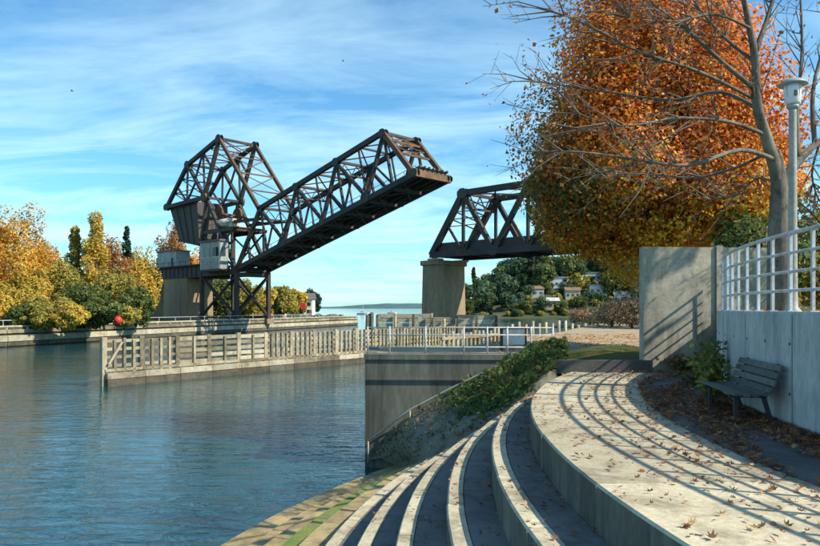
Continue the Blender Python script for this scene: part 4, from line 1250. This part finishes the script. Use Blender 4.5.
# ================================================================== TIMBER WORKS
# near guide fence
def gf(s, z, off=0.0):
    d = Vector((.605, .796, 0)); nrm = Vector((.796, -.605, 0))
    return Vector((-21.9, 50.0, 0)) + d * s + nrm * off + Vector((0, 0, z))
fence = thing('timber_guide_fence', tuple(gf(20, WATER_Z)), 'long weathered timber guide fence standing in the channel', 'fence')
gr = random.Random(12)
zt, zb_ = -.55, -3.05
NB = 15
GD = Vector((.605, .796, 0)); GN = Vector((.796, -.605, 0))
for i in range(NB + 1):
    s = i * 3.0
    MB().beam(gf(s, -5.0), gf(s + gr.uniform(-.06, .06), zt + gr.uniform(.0, .16)), .36, .36, GN).build('post', M['timber'], fence)
    if i == NB: break
    rails = [-.72, -1.3, -1.9, -2.5] if i < 2 else [-.74, -1.2, -1.68, -2.14, -2.6]
    for z in rails:
        MB().beam(gf(s + .19, z + gr.uniform(-.03, .03), .06), gf(s + 2.81, z + gr.uniform(-.03, .03), .06), .12, .22 if i < 2 else .30, GN).build('rail_board', M['pale_timber'] if gr.random() < .35 else M['timber'], fence)
    nv = 3 if i < 2 else (1 if i < 5 else 4)
    for k in range(nv):
        x = s + 3.0 * (k + 1) / (nv + 1)
        MB().beam(gf(x, -3.2, .20), gf(x, zt - .08 + gr.uniform(-.05, .12), .20), .14, .20, GN).build('upright', M['timber'], fence)
    MB().beam(gf(s + .02, -3.22, .30), gf(s + 2.98, -3.22, .30), .50, .42, GN).build('wale', M['pale_timber'] if gr.random() < .5 else M['timber'], fence)
    MB().beam(gf(s + .02, -3.72, .34), gf(s + 2.98, -3.72, .34), .46, .50, GN).build('wale', M['timber_dark'], fence)
    MB().beam(gf(s + .02, -2.82, .20), gf(s + 2.98, -2.82, .20), .14, .2, GN).build('rail_board', M['timber'], fence)
MB().beam(gf(.2, -2.4, .34), gf(1.25, -.8, .34), .1, .16, GN).build('brace', M['pale_timber'], fence)

# long guide wall along the left bank
def gw(f, z, off=0.0):
    a = Vector((-75.0, 48.0, 0)); b = Vector((-58.6, 100, 0)); c = Vector((-17.4, 230, 0))
    d = (c - b).normalized(); nrm = Vector((d.y, -d.x, 0))
    return b + d * f + nrm * off + Vector((0, 0, z))
gwt = thing('bank_guide_wall', tuple(gw(40, WATER_Z)), 'long low timber faced guide wall along the left bank', 'wall')
GWL = (Vector((-17.4, 230, 0)) - Vector((-58.6, 100, 0))).length
dW = (Vector((-17.4, 230, 0)) - Vector((-58.6, 100, 0))).normalized(); nW = Vector((dW.y, -dW.x, 0))
MB().beam(gw(-45, -3.0, -.4), gw(GWL, -3.0, -.4), .8, 3.6, nW).build('core', M['timber_dark'], gwt)
f = -44.0
while f < GWL:
    e = min(f + 7.4, GWL)
    MB().beam(gw(f, -2.75, .22), gw(e, -2.75, .22), .5, .85, nW).build('wale', M['pale_timber'], gwt)
    MB().beam(gw(f, -3.55, .16), gw(e, -3.55, .16), .4, .6, nW).build('wale', M['timber_dark'], gwt)
    MB().beam(gw(f, -1.75, .14), gw(e, -1.75, .14), .34, .5, nW).build('wale', M['timber'], gwt)
    MB().beam(gw(f, -1.02, -.3), gw(e, -1.02, -.3), .7, .22, nW).build('cap_timber', M['pale_timber'], gwt)
    f += 7.5
f = -44.0
while f < GWL:
    MB().box(tuple(gw(f, -1.42, .1)), (.24, .24, .5)).build('bollard_head', M['pale_timber'], gwt)
    f += 3.75
f = -44.0
hrw = thing('bank_handrail', tuple(gw(40, -1)), 'low pipe handrail on top of the left bank guide wall', 'railing')
MB().tube([gw(-44, -.15, -.5), gw(GWL - 1, -.15, -.5)], .05, 6).build('rail_bar', M['rail_paint'], hrw)
while f < GWL - 1:
    MB().tube([gw(f, -.95, -.5), gw(f, -.12, -.5)], .05, 5).build('rail_post', M['rail_paint'], hrw)
    f += 5.0

# fender crib before the right pier
fc = thing('fender_crib', (3.5, 108.5, WATER_Z), 'weathered timber fender crib in front of the right hand pier', 'fender')
for (x0_, x1_, y_, ztop, mat) in ((-5.0, 3.3, 107.5, .45, 'pale_timber'), (3.5, 6.9, 106.6, -.05, 'timber'), (7.1, 13.2, 107.6, .30, 'pale_timber')):
    for k in range(7):
        z = ztop - .70 * k
        MB().beam((x0_, y_, z), (x1_, y_ + .3, z), .45, .62).build('timber_beam', M[mat] if random.random() < .7 else M['timber'], fc)
        MB().beam((x1_ - .3, y_ + .6, z - .1), (x1_ - .3, y_ + 5.5, z - .1), .4, .6).build('timber_beam', M['timber'], fc)
    MB().box(((x0_ + x1_) / 2, y_ + 2.9, ztop - .15), (abs(x1_ - x0_) - .9, 5.0, .24)).build('platform_deck', M['timber'], fc)
    n_ = max(2, int(abs(x1_ - x0_) / 2.7))
    for k in range(n_ + 1):
        x = x0_ + (x1_ - x0_) * k / n_
        MB().tube([(x, y_ - .5, -5), (x, y_ - .5, ztop + .1 + random.uniform(-.1, .35))], .2, 8).build('pile', M['timber_dark'] if k % 2 == 0 else M['timber'], fc, True)
for k in range(3):
    MB().tube([(-5.9 - .4 * k, 107 + .4 * (k % 2), -5), (-5.8 - .36 * k, 107.1 + .3 * (k % 2), 1.0 - .2 * k)], .26, 8).build('pile', M['timber_dark'], fc, True)

# pile row near the right bank
pf = thing('pile_row', (18, 84, WATER_Z), 'row of pale timber piles with a walkway in the water before the far hillside', 'fence')
for k in range(15):
    x = 12.6 + k * .86; y = 86 + k * .2
    MB().tube([(x, y, -5), (x + random.uniform(-.05, .05), y, -.05 + random.uniform(-.35, .2))], .17, 7).build('pile', M['pale_timber'], pf, True)
MB().beam((12.2, 86.3, -.75), (24.9, 89.3, -.75), .3, .3).build('rail_board', M['timber'], pf)
MB().beam((12.2, 86.3, -1.7), (24.9, 89.3, -1.7), .3, .3).build('rail_board', M['timber'], pf)
# second row beyond the crib, seen through the quay railing
pf2 = thing('pile_row', (-2, 94, WATER_Z), 'dense row of weathered piles behind the quay railing, left of the fender crib', 'fence')
for k in range(16):
    x = 3.4 + k * .55; y = 72 + k * .9
    MB().tube([(x, y, -5), (x, y, -.9 + random.uniform(-.3, .25))], .17, 7).build('pile', M['timber'] if k % 3 else M['pale_timber'], pf2, True)
MB().beam((3.2, 71.5, -1.5), (12.0, 86, -1.5), .2, .3).build('rail_board', M['timber'], pf2)

# red buoy-like ball and red marker on the bank
rb = MB().lathe((P(118, 320, 108).x, 108, -.95), [(.2, 0), (.45, .2), (.62, .6), (.6, .95), (.34, 1.25), (.08, 1.36)], 16).build('red_marker_buoy', M['red_paint'], None, True)
tag(rb, 'round red buoy standing on the left bank before the green trees', 'buoy')
rm = thing('red_post_box', (P(303, 305, 205).x, 205, -1.3), 'small red box on a post near the white house on the left bank', 'sign')
MB().box((P(303, 305, 205).x, 205, 2.3), (1.6, .4, 1.5)).build('panel', M['red_paint'], rm)
MB().box((P(303, 305, 205).x, 205.1, .1), (.3, .3, 2.8)).build('post', M['timber_dark'], rm)

# ================================================================== LEFT BANK TREES
LT = [
    # px, top y, half width px, depth, colour, shape, label
    (-28, 222, 26, 112, 'orange', 'round', 'tall orange tree cut by the left edge of the picture'),
    (14, 206, 33, 119, 'golden', 'round', 'tallest broad orange and yellow tree at the far left of the bank'),
    (30, 262, 20, 110, 'yellow', 'round', 'shorter yellow tree in front of the tall orange one'),
    (58, 256, 22, 126, 'olive', 'round', 'olive green tree between the orange tree and the slim poplars'),
    (75, 225, 9, 152, 'olive', 'column', 'slim dark poplar just left of the taller golden poplar'),
    (95, 214, 14, 150, 'yellow', 'column', 'tall golden columnar poplar on the left bank'),
    (112, 236, 17, 158, 'brownorange', 'round', 'rounded rust tinted tree right of the golden poplar'),
    (127, 228, 13, 172, 'conifer', 'cone', 'dark pointed conifer rising behind the left bank trees'),
    (141, 248, 14, 164, 'yellow', 'round', 'small yellow tree left of the bridge piers'),
    (116, 262, 24, 134, 'olive', 'round', 'olive green tree in front of the golden poplar by the girder'),
    (84, 280, 22, 114, 'green', 'round', 'low green tree at the water edge below the poplars'),
    (60, 290, 16, 111, 'olive', 'round', 'low olive bush at the water edge, second from the green tree'),
    (8, 282, 20, 108, 'yellow', 'round', 'low yellow tree at the very left edge of the bank'),
    (136, 286, 15, 124, 'green', 'round', 'low dark green tree beside the narrower pier'),
    (44, 236, 17, 140, 'orange', 'round', 'orange tree behind the gap right of the tallest orange tree'),
    (40, 298, 17, 106, 'olive', 'round', 'low olive bush in front of the shorter yellow tree'),
    (104, 296, 17, 110, 'green', 'round', 'low green bush just left of the red buoy'),
    (20, 302, 15, 105, 'green', 'round', 'low green bush at the water edge near the left edge of the picture'),
    (72, 304, 14, 106, 'yellow', 'round', 'small yellow bush at the water edge below the poplars'),
    (124, 304, 13, 112, 'olive', 'round', 'small olive bush behind the red buoy'),
    (-8, 296, 17, 106, 'orange', 'round', 'low orange bush cut by the left edge of the picture'),
    (175, 226, 19, 212, 'brownorange', 'round', 'rust orange tree behind the hut on the girder'),
    (192, 246, 15, 214, 'orange', 'round', 'orange tree seen between the pier and the tower'),
    (150, 262, 14, 208, 'yellow', 'round', 'yellow tree behind the narrower bridge pier'),
    (218, 274, 14, 222, 'green', 'round', 'green tree seen through the legs of the tower'),
    (243, 280, 16, 226, 'olive', 'round', 'olive tree seen through the right bay of the tower'),
    (262, 286, 12, 234, 'yellow', 'round', 'yellow tree just right of the tower legs'),
    (284, 284, 13, 262, 'olive', 'round', 'olive tree left of the white house on the bank'),
    (296, 288, 9, 285, 'yellow', 'round', 'small yellow tree beside the white house'),
    (311, 289, 9, 300, 'conifer', 'round', 'dark evergreen tree right of the white house'),
]
for i, (px, ty, hw, Y, cname, shp, lab) in enumerate(LT):
    b = P(px, HZ, Y); b.z = -1.4
    h = EYE + (HZ - ty) / F * Y + 1.4
    rx = hw / F * Y * (1.22 if shp == 'round' else 1.1)
    tree({'column': 'poplar_tree', 'cone': 'conifer_tree'}.get(shp, 'broadleaf_tree'), b, h, rx, cname, lab, shape=shp,
         N=int(26000 if hw > 25 else 16000 if hw > 18 else 10000), leaf=.0027 * Y, clumps=64 if shp == 'round' else 46, seed=100 + i,
         bottom=-.02, clump_r=.30 if shp == 'round' else (.42 if shp == 'column' else .4), group='trees on the left bank')

# ================================================================== HOUSES
def house(name, base, w_, d_, h_, wall, roof, label, rz=0.0, group=None, flat=False):
    base = Vector(base)
    t = thing(name, tuple(base), label, 'house', group)
    bx, by, bz = base
    MB().box((bx, by, bz + h_ / 2 - 2.5), (w_, d_, h_ + 5)).build('wall', M[wall], t)
    if flat:
        MB().box((bx, by, bz + h_ + .22), (w_ + .8, d_ + .8, .4)).build('roof', M[roof], t)
    else:
        rh = d_ * .32
        vs = []
        for x in (-w_ / 2 - .5, w_ / 2 + .5):
            vs += [(bx + x, by - d_ / 2 - .6, bz + h_), (bx + x, by + d_ / 2 + .6, bz + h_), (bx + x, by, bz + h_ + rh)]
        r_ = MB().add(vs, [(0, 1, 2), (5, 4, 3), (0, 3, 4, 1), (1, 4, 5, 2), (2, 5, 3, 0)]).build('roof', M[roof], t)
        MB().box((bx + w_ * .25, by + .3, bz + h_ + rh), (.9, .9, 1.6)).build('chimney', M['rust_steel'], r_)
    nst = max(1, int(h_ // 2.9)); nw = max(2, int(w_ // 2.8))
    for st in range(nst):
        for k in range(nw):
            x = bx - w_ / 2 + w_ * (k + .5) / nw; z = bz + 1.6 + st * 2.9
            wd = MB().box((x, by - d_ / 2 - .03, z), (1.5, .1, 1.4)).build('window', M['glass'], t)
            MB().box((x, by - d_ / 2 - .06, z - .78), (1.7, .14, .12)).build('sill', M['white_paint'], wd)
    MB().box((bx + w_ / 2 - .9, by - d_ / 2 - .04, bz + 1.05), (1.0, .1, 2.1)).build('door', M['roof_brown'], t)
    t.rotation_euler = (0, 0, rz)
    return t
house('house', P(303, 308, 290) + Vector((0, 0, -3)), 9, 8, 6.6, 'white_paint', 'roof', 'white two storey house on the left bank right of the tower')
house('house', P(277, 308, 270) + Vector((0, 0, -3)), 6, 7, 6.0, 'white_paint', 'roof_pale', 'narrow white house just behind the tower leg')
HS = [
    (474, 303, 402, 13, 9, 4.0, 'tan_paint', 'roof_pale', 'low tan house by the pier'),
    (496, 297, 415, 15, 9, 3.8, 'white_paint', 'roof_pale', 'long pale roofed white house, leftmost on the hillside'),
    (515, 305, 400, 11, 8, 3.6, 'tan_paint', 'roof_pale', 'tan house on the shore, under the long pale roofed white one'),
    (550, 306, 402, 13, 8, 4.0, 'tan_paint', 'roof_pale', 'wide tan shore house, right half, below the largest house'),
    (556, 284, 440, 21, 10, 5.5, 'white_paint', 'roof_pale', 'largest white house with flat roof, high on the hillside'),
    (590, 278, 450, 17, 10, 4.6, 'white_paint', 'roof_pale', 'white house at the hilltop, seen under the maple'),
    (600, 291, 425, 19, 9, 4.8, 'white_paint', 'roof_pale', 'white house halfway up the right, below the hilltop one'),
    (536, 294, 425, 11, 8, 4.2, 'grey_paint', 'roof_brown', 'grey house halfway up the hill among the trees'),
    (572, 296, 420, 12, 8, 4.4, 'tan_paint', 'roof_brown', 'brown roofed tan house in mid hillside'),
    (514, 293, 425, 9, 8, 4.2, 'white_paint', 'roof', 'small dark roofed white house halfway, on the hill'),
    (622, 300, 405, 13, 8, 4.2, 'white_paint', 'roof', 'white house behind the tan brush'),
]
HOUSE_SPOTS = []; HOUSE_NAMES = []
for (px, py, Y, w_, d_, h_, wl_, rf, lab) in HS:
    Y = 394.0                   # walk up the slope to where this row of the hill shows
    while Y < 540 and HZ - (hill_z((px - 410) / F * Y, Y) + h_ * .3 - EYE) / Y * F > py: Y += 1.0
    w_ *= .72; d_ *= .8
    b = Vector(((px - 410) / F * Y, Y, hill_z((px - 410) / F * Y, Y)))
    HOUSE_SPOTS.append((px, Y, w_ * .5 / Y * F + 5)); HOUSE_NAMES.append(' '.join(lab.split()[:6]))
    house('hillside_house', b, w_, d_, h_, wl_, rf, lab, random.uniform(-.25, .25), 'houses on the far hillside', flat=(w_ > 12))

# ================================================================== HILLSIDE TREES
protos = []
for i, (cname, shp, h, rx, lab) in enumerate([
    ('bluegreen', 'round', 14, 6.2, 'rounded blue green tree among the houses on the far hillside'),
    ('green', 'round', 12, 5.6, 'mid green broadleaf tree on the far hillside'),
    ('conifer', 'cone', 19, 4.4, 'dark pointed conifer standing on the far hillside'),
    ('olive', 'round', 8, 4.4, 'small olive yellow tree low on the far hillside'),
]):
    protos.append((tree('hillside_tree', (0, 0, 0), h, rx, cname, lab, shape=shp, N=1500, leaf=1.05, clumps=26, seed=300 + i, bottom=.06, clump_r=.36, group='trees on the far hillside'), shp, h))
used = [False] * 4
KIND_WORDS = ['rounded blue green tree', 'leafy green tree', 'dark pointed conifer', 'olive yellow tree']
g = random.Random(44)
spots = []
for (px, py, Y, k) in [(478, 279, 430, 0), (492, 284, 420, 2), (506, 290, 425, 0), (517, 272, 450, 0), (527, 270, 455, 2), (523, 280, 440, 1), (540, 268, 455, 0), (533, 288, 430, 0),
                       (549, 274, 450, 1), (560, 262, 470, 2), (566, 266, 470, 2), (574, 272, 465, 0), (582, 268, 470, 2), (545, 290, 428, 1), (562, 292, 428, 0), (586, 290, 430, 1),
                       (470, 290, 410, 0), (484, 292, 410, 1), (500, 296, 405, 3), (508, 300, 402, 1), (522, 300, 402, 3), (542, 300, 404, 0), (564, 302, 402, 3), (588, 302, 402, 1),
                       (610, 280, 440, 0), (604, 300, 405, 3), (618, 285, 430, 2), (630, 290, 420, 0), (640, 285, 430, 1), (466, 298, 404, 1), (512, 282, 440, 2), (598, 266, 472, 2),
                       (554, 298, 414, 1), (528, 306, 398, 3), (490, 301, 404, 1), (578, 286, 445, 0), (568, 282, 455, 1), (544, 280, 452, 0), (606, 272, 465, 0), (480, 298, 404, 0)]:
    spots.append((px, py, Y, k))
while len(spots) < 200:
    px, Y = g.uniform(463, 650), 395 + 125 * g.random() ** 1.25
    if any(abs(px - hx) < hw_ - 4.5 and Y < hY + 3 for hx, hY, hw_ in HOUSE_SPOTS): continue
    spots.append((px, None, Y, g.choice([0, 1, 1, 2, 3, 0, 0])))
for px, Y, k in [(525, 401, 1), (543, 399, 0), (561, 399, 1), (529, 424, 0), (547, 430, 1), (556, 413, 3), (565, 428, 0), (581, 404, 1), (589, 415, 0), (541, 414, 3), (520, 412, 0), (562, 440, 2), (574, 408, 3), (600, 410, 0), (552, 445, 0)]:
    spots.append((px, -2, Y, k))
for j in range(85):     # low shrubs filling the gardens and the shore
    spots.append((g.uniform(463, 650), -1, 394 + 75 * g.random() ** 1.5, g.choice([3, 3, 1, 0])))
for (px, py, Y, k) in spots:
    if py is not None and py > 0 and any(abs(px - hx) < hw_ - 4 and Y < hY + 2 for hx, hY, hw_ in HOUSE_SPOTS): continue
    src, shp, h = protos[k]
    x = (px - 410) / F * Y
    zg = hill_z(x, Y) - .4
    if py == -1:
        sc = g.uniform(.18, .36) * (1.5 if k == 3 else 1)
    elif py == -2:
        sc = g.uniform(.55, .8)
    elif py is None:
        sc = g.uniform(.75, 1.5) * (.6 if Y < 412 else 1)
    else:
        sc = min(1.5, max(.35, (EYE + (HZ - py) / F * Y - zg) / h))
    if any(abs(px - hx) < 4 and hY - 6 < Y < hY + 6 for hx, hY, hw_ in HOUSE_SPOTS): continue
    s3 = (sc * g.uniform(.85, 1.15), sc, sc) if sc > .6 else (sc * 1.3, sc * 1.3, sc)
    j_ = min(range(len(HOUSE_SPOTS)), key=lambda q: abs(HOUSE_SPOTS[q][0] - px) + abs(HOUSE_SPOTS[q][1] - Y) * .35)
    dpx, dY = px - HOUSE_SPOTS[j_][0], Y - HOUSE_SPOTS[j_][1]
    size = 'shrub sized' if py == -1 else 'small' if h * sc < 7 else 'tall' if h * sc > 12 else 'middling'
    rel = ('behind' if dY > 0 else 'below') if abs(dpx) < 5 else 'just left of' if -14 < dpx < 0 else 'just right of' if 0 < dpx < 14 else 'well left of' if dpx < 0 else 'well right of'
    lab = '%s %s %s the %s' % (size, KIND_WORDS[k], rel, HOUSE_NAMES[j_])
    if not used[k]:
        used[k] = True
        src['label'] = lab
        src.location = (x, Y, zg); src.scale = s3; src.rotation_euler = (0, 0, g.uniform(0, 6))
    else:
        copy_tree(src, (x, Y, zg), g.uniform(0, 6), lab, scale=s3)

# tan brush on the near right bank
for i, (px, Y, h, rx, cname, lab) in enumerate([
    (612, 62, 3.0, 2.6, 'tan', 'tan leafless brush at the edge of the right bank, left of the panel'),
    (632, 58, 2.4, 2.2, 'tan', 'lower tan brush close beside the tall panel'),
    (590, 70, 1.9, 2.2, 'tan', 'small tan bush where the path meets the water')]):
    tree('brush', (P(px, HZ, Y).x, Y, -.1), h, rx, cname, lab, 'shrub', N=2600, leaf=.17, clumps=30, seed=400 + i, bottom=.0, clump_r=.34)
tree('broadleaf_tree', (P(668, HZ, 62).x, 62, -.1), 9, 4.5, 'green', 'green tree behind the maple trunk', N=4000, leaf=.3, clumps=30, seed=409)
tree('broadleaf_tree', (P(760, HZ, 55).x, 55, -.1), 9.5, 5.0, 'olive', 'olive tree behind the bare trunk and shrubs', N=5000, leaf=.28, clumps=30, seed=410)

ORD = 'first second third fourth fifth sixth seventh eighth ninth tenth'.split()
# rocks at the foot of the right pier and along the spit
def rock(c, r, label, seed, group):
    g_ = random.Random(seed)
    mb = MB(); vs = []; fs = []
    for j in range(5):
        ph = math.pi * j / 4
        for k in range(7):
            a = 2 * math.pi * k / 7 + j * .3
            q_ = r * g_.uniform(.75, 1.15)
            vs.append((c[0] + q_ * math.sin(ph) * math.cos(a) * 1.3, c[1] + q_ * math.sin(ph) * math.sin(a), c[2] + q_ * math.cos(ph) * .7))
    for j in range(4):
        for k in range(7):
            fs.append((j * 7 + k, (j + 1) * 7 + k, (j + 1) * 7 + (k + 1) % 7, j * 7 + (k + 1) % 7))
    tag(mb.add(vs, fs).build('boulder', M['rock']), label, 'rock', group)
for k in range(9):
    q_ = br(9.5 - k * .9 + random.uniform(-.4, .4), -.2, -1.6 - random.random())
    rock((q_.x, q_.y, -.6 + random.random() * .5), random.uniform(.6, 1.1), ORD[k] + ' grey boulder from the left at the foot of the right hand pier', 60 + k, 'boulders by the right pier')
for k in range(10):
    f_ = GWL - 2 - k * 4.6
    q_ = gw(f_, -1.0, -2.5 - random.random() * 3)
    rock((q_.x, q_.y, -1.0), random.uniform(.7, 1.4), ORD[k] + ' boulder from the tip of the low spit on the left bank', 90 + k, 'boulders along the spit')

# boats near the spit
def boat(base, L, lab, mast=False):
    bx, by, bz = base
    t = thing('moored_boat', (bx, by, bz), lab, 'boat')
    n_ = 8; vs = []; fs = []
    for i in range(n_ + 1):
        f_ = i / n_; wd = L * .15 * (1 - abs(2 * f_ - .85) ** 3 * .6) if i < n_ else .05
        x = bx - L / 2 + L * f_
        vs += [(x, by - wd, bz + 1.1 + .5 * f_ ** 2), (x, by - wd * .6, bz - .4), (x, by + wd * .6, bz - .4), (x, by + wd, bz + 1.1 + .5 * f_ ** 2)]
    for i in range(n_):
        for k in range(4):
            fs.append((i * 4 + k, i * 4 + (k + 1) % 4, i * 4 + 4 + (k + 1) % 4, i * 4 + 4 + k))
    fs += [(0, 3, 2, 1), (n_ * 4, n_ * 4 + 1, n_ * 4 + 2, n_ * 4 + 3)]
    MB().add(vs, fs).build('hull', M['white_paint'], t)
    cb = MB().box((bx - L * .05, by, bz + 2.0), (L * .35, L * .2, 1.5), 0, .85).build('cabin', M['white_paint'], t)
    MB().box((bx - L * .05, by - L * .1 - .02, bz + 2.1), (L * .25, .06, .5)).build('window', M['glass'], cb)
    if mast: MB().tube([(bx, by, bz + 1), (bx, by, bz + L * 1.1)], .1, 6).build('mast', M['white_paint'], t)
b_ = P(341, 0, 250); boat((b_.x, 250, WATER_Z), 9, 'white cabin boat moored off the end of the left spit')
b_ = P(363, 0, 620); boat((b_.x, 620, WATER_Z), 11, 'small white sailboat out on the open water', True)
b_ = P(392, 0, 700); boat((b_.x, 700, WATER_Z), 9, 'distant white boat just left of the right hand pier')

# birds
def bird(c, sp, lab):
    cx, cy, cz = c
    t = thing('bird', c, lab, 'bird')
    MB().tube([(cx - sp * .22, cy, cz), (cx - sp * .1, cy, cz + .02), (cx + .1 * sp, cy, cz + .01), (cx + .24 * sp, cy, cz - .02)], [.02 * sp, .07 * sp, .06 * sp, .015 * sp], 6).build('body', M['bird'], t, True)
    for s in (-1, 1):
        vs = [(cx - .1 * sp, cy, cz + .03), (cx + .08 * sp, cy, cz + .03), (cx + .05 * sp, cy + s * .25 * sp, cz + .16 * sp), (cx - .06 * sp, cy + s * .25 * sp, cz + .17 * sp), (cx + .02 * sp, cy + s * .52 * sp, cz + .06 * sp)]
        vs += [(x, y, z + .02 * sp) for x, y, z in vs]
        MB().add(vs, [(0, 1, 2, 3), (3, 2, 4), (8, 7, 6, 5), (9, 7, 8), (0, 3, 8, 5), (1, 6, 7, 2), (2, 7, 9, 4), (3, 4, 9, 8), (0, 5, 6, 1)]).build('wing', M['bird'], t)
p_ = P(72, 91, 150); bird(tuple(p_), 1.3, 'small dark bird flying at the left of the sky')
p_ = P(343, 61, 170); bird(tuple(p_), 1.3, 'small dark bird flying high above the raised bridge leaf')

for o in bpy.data.objects:
    if '_w' in o: del o['_w']
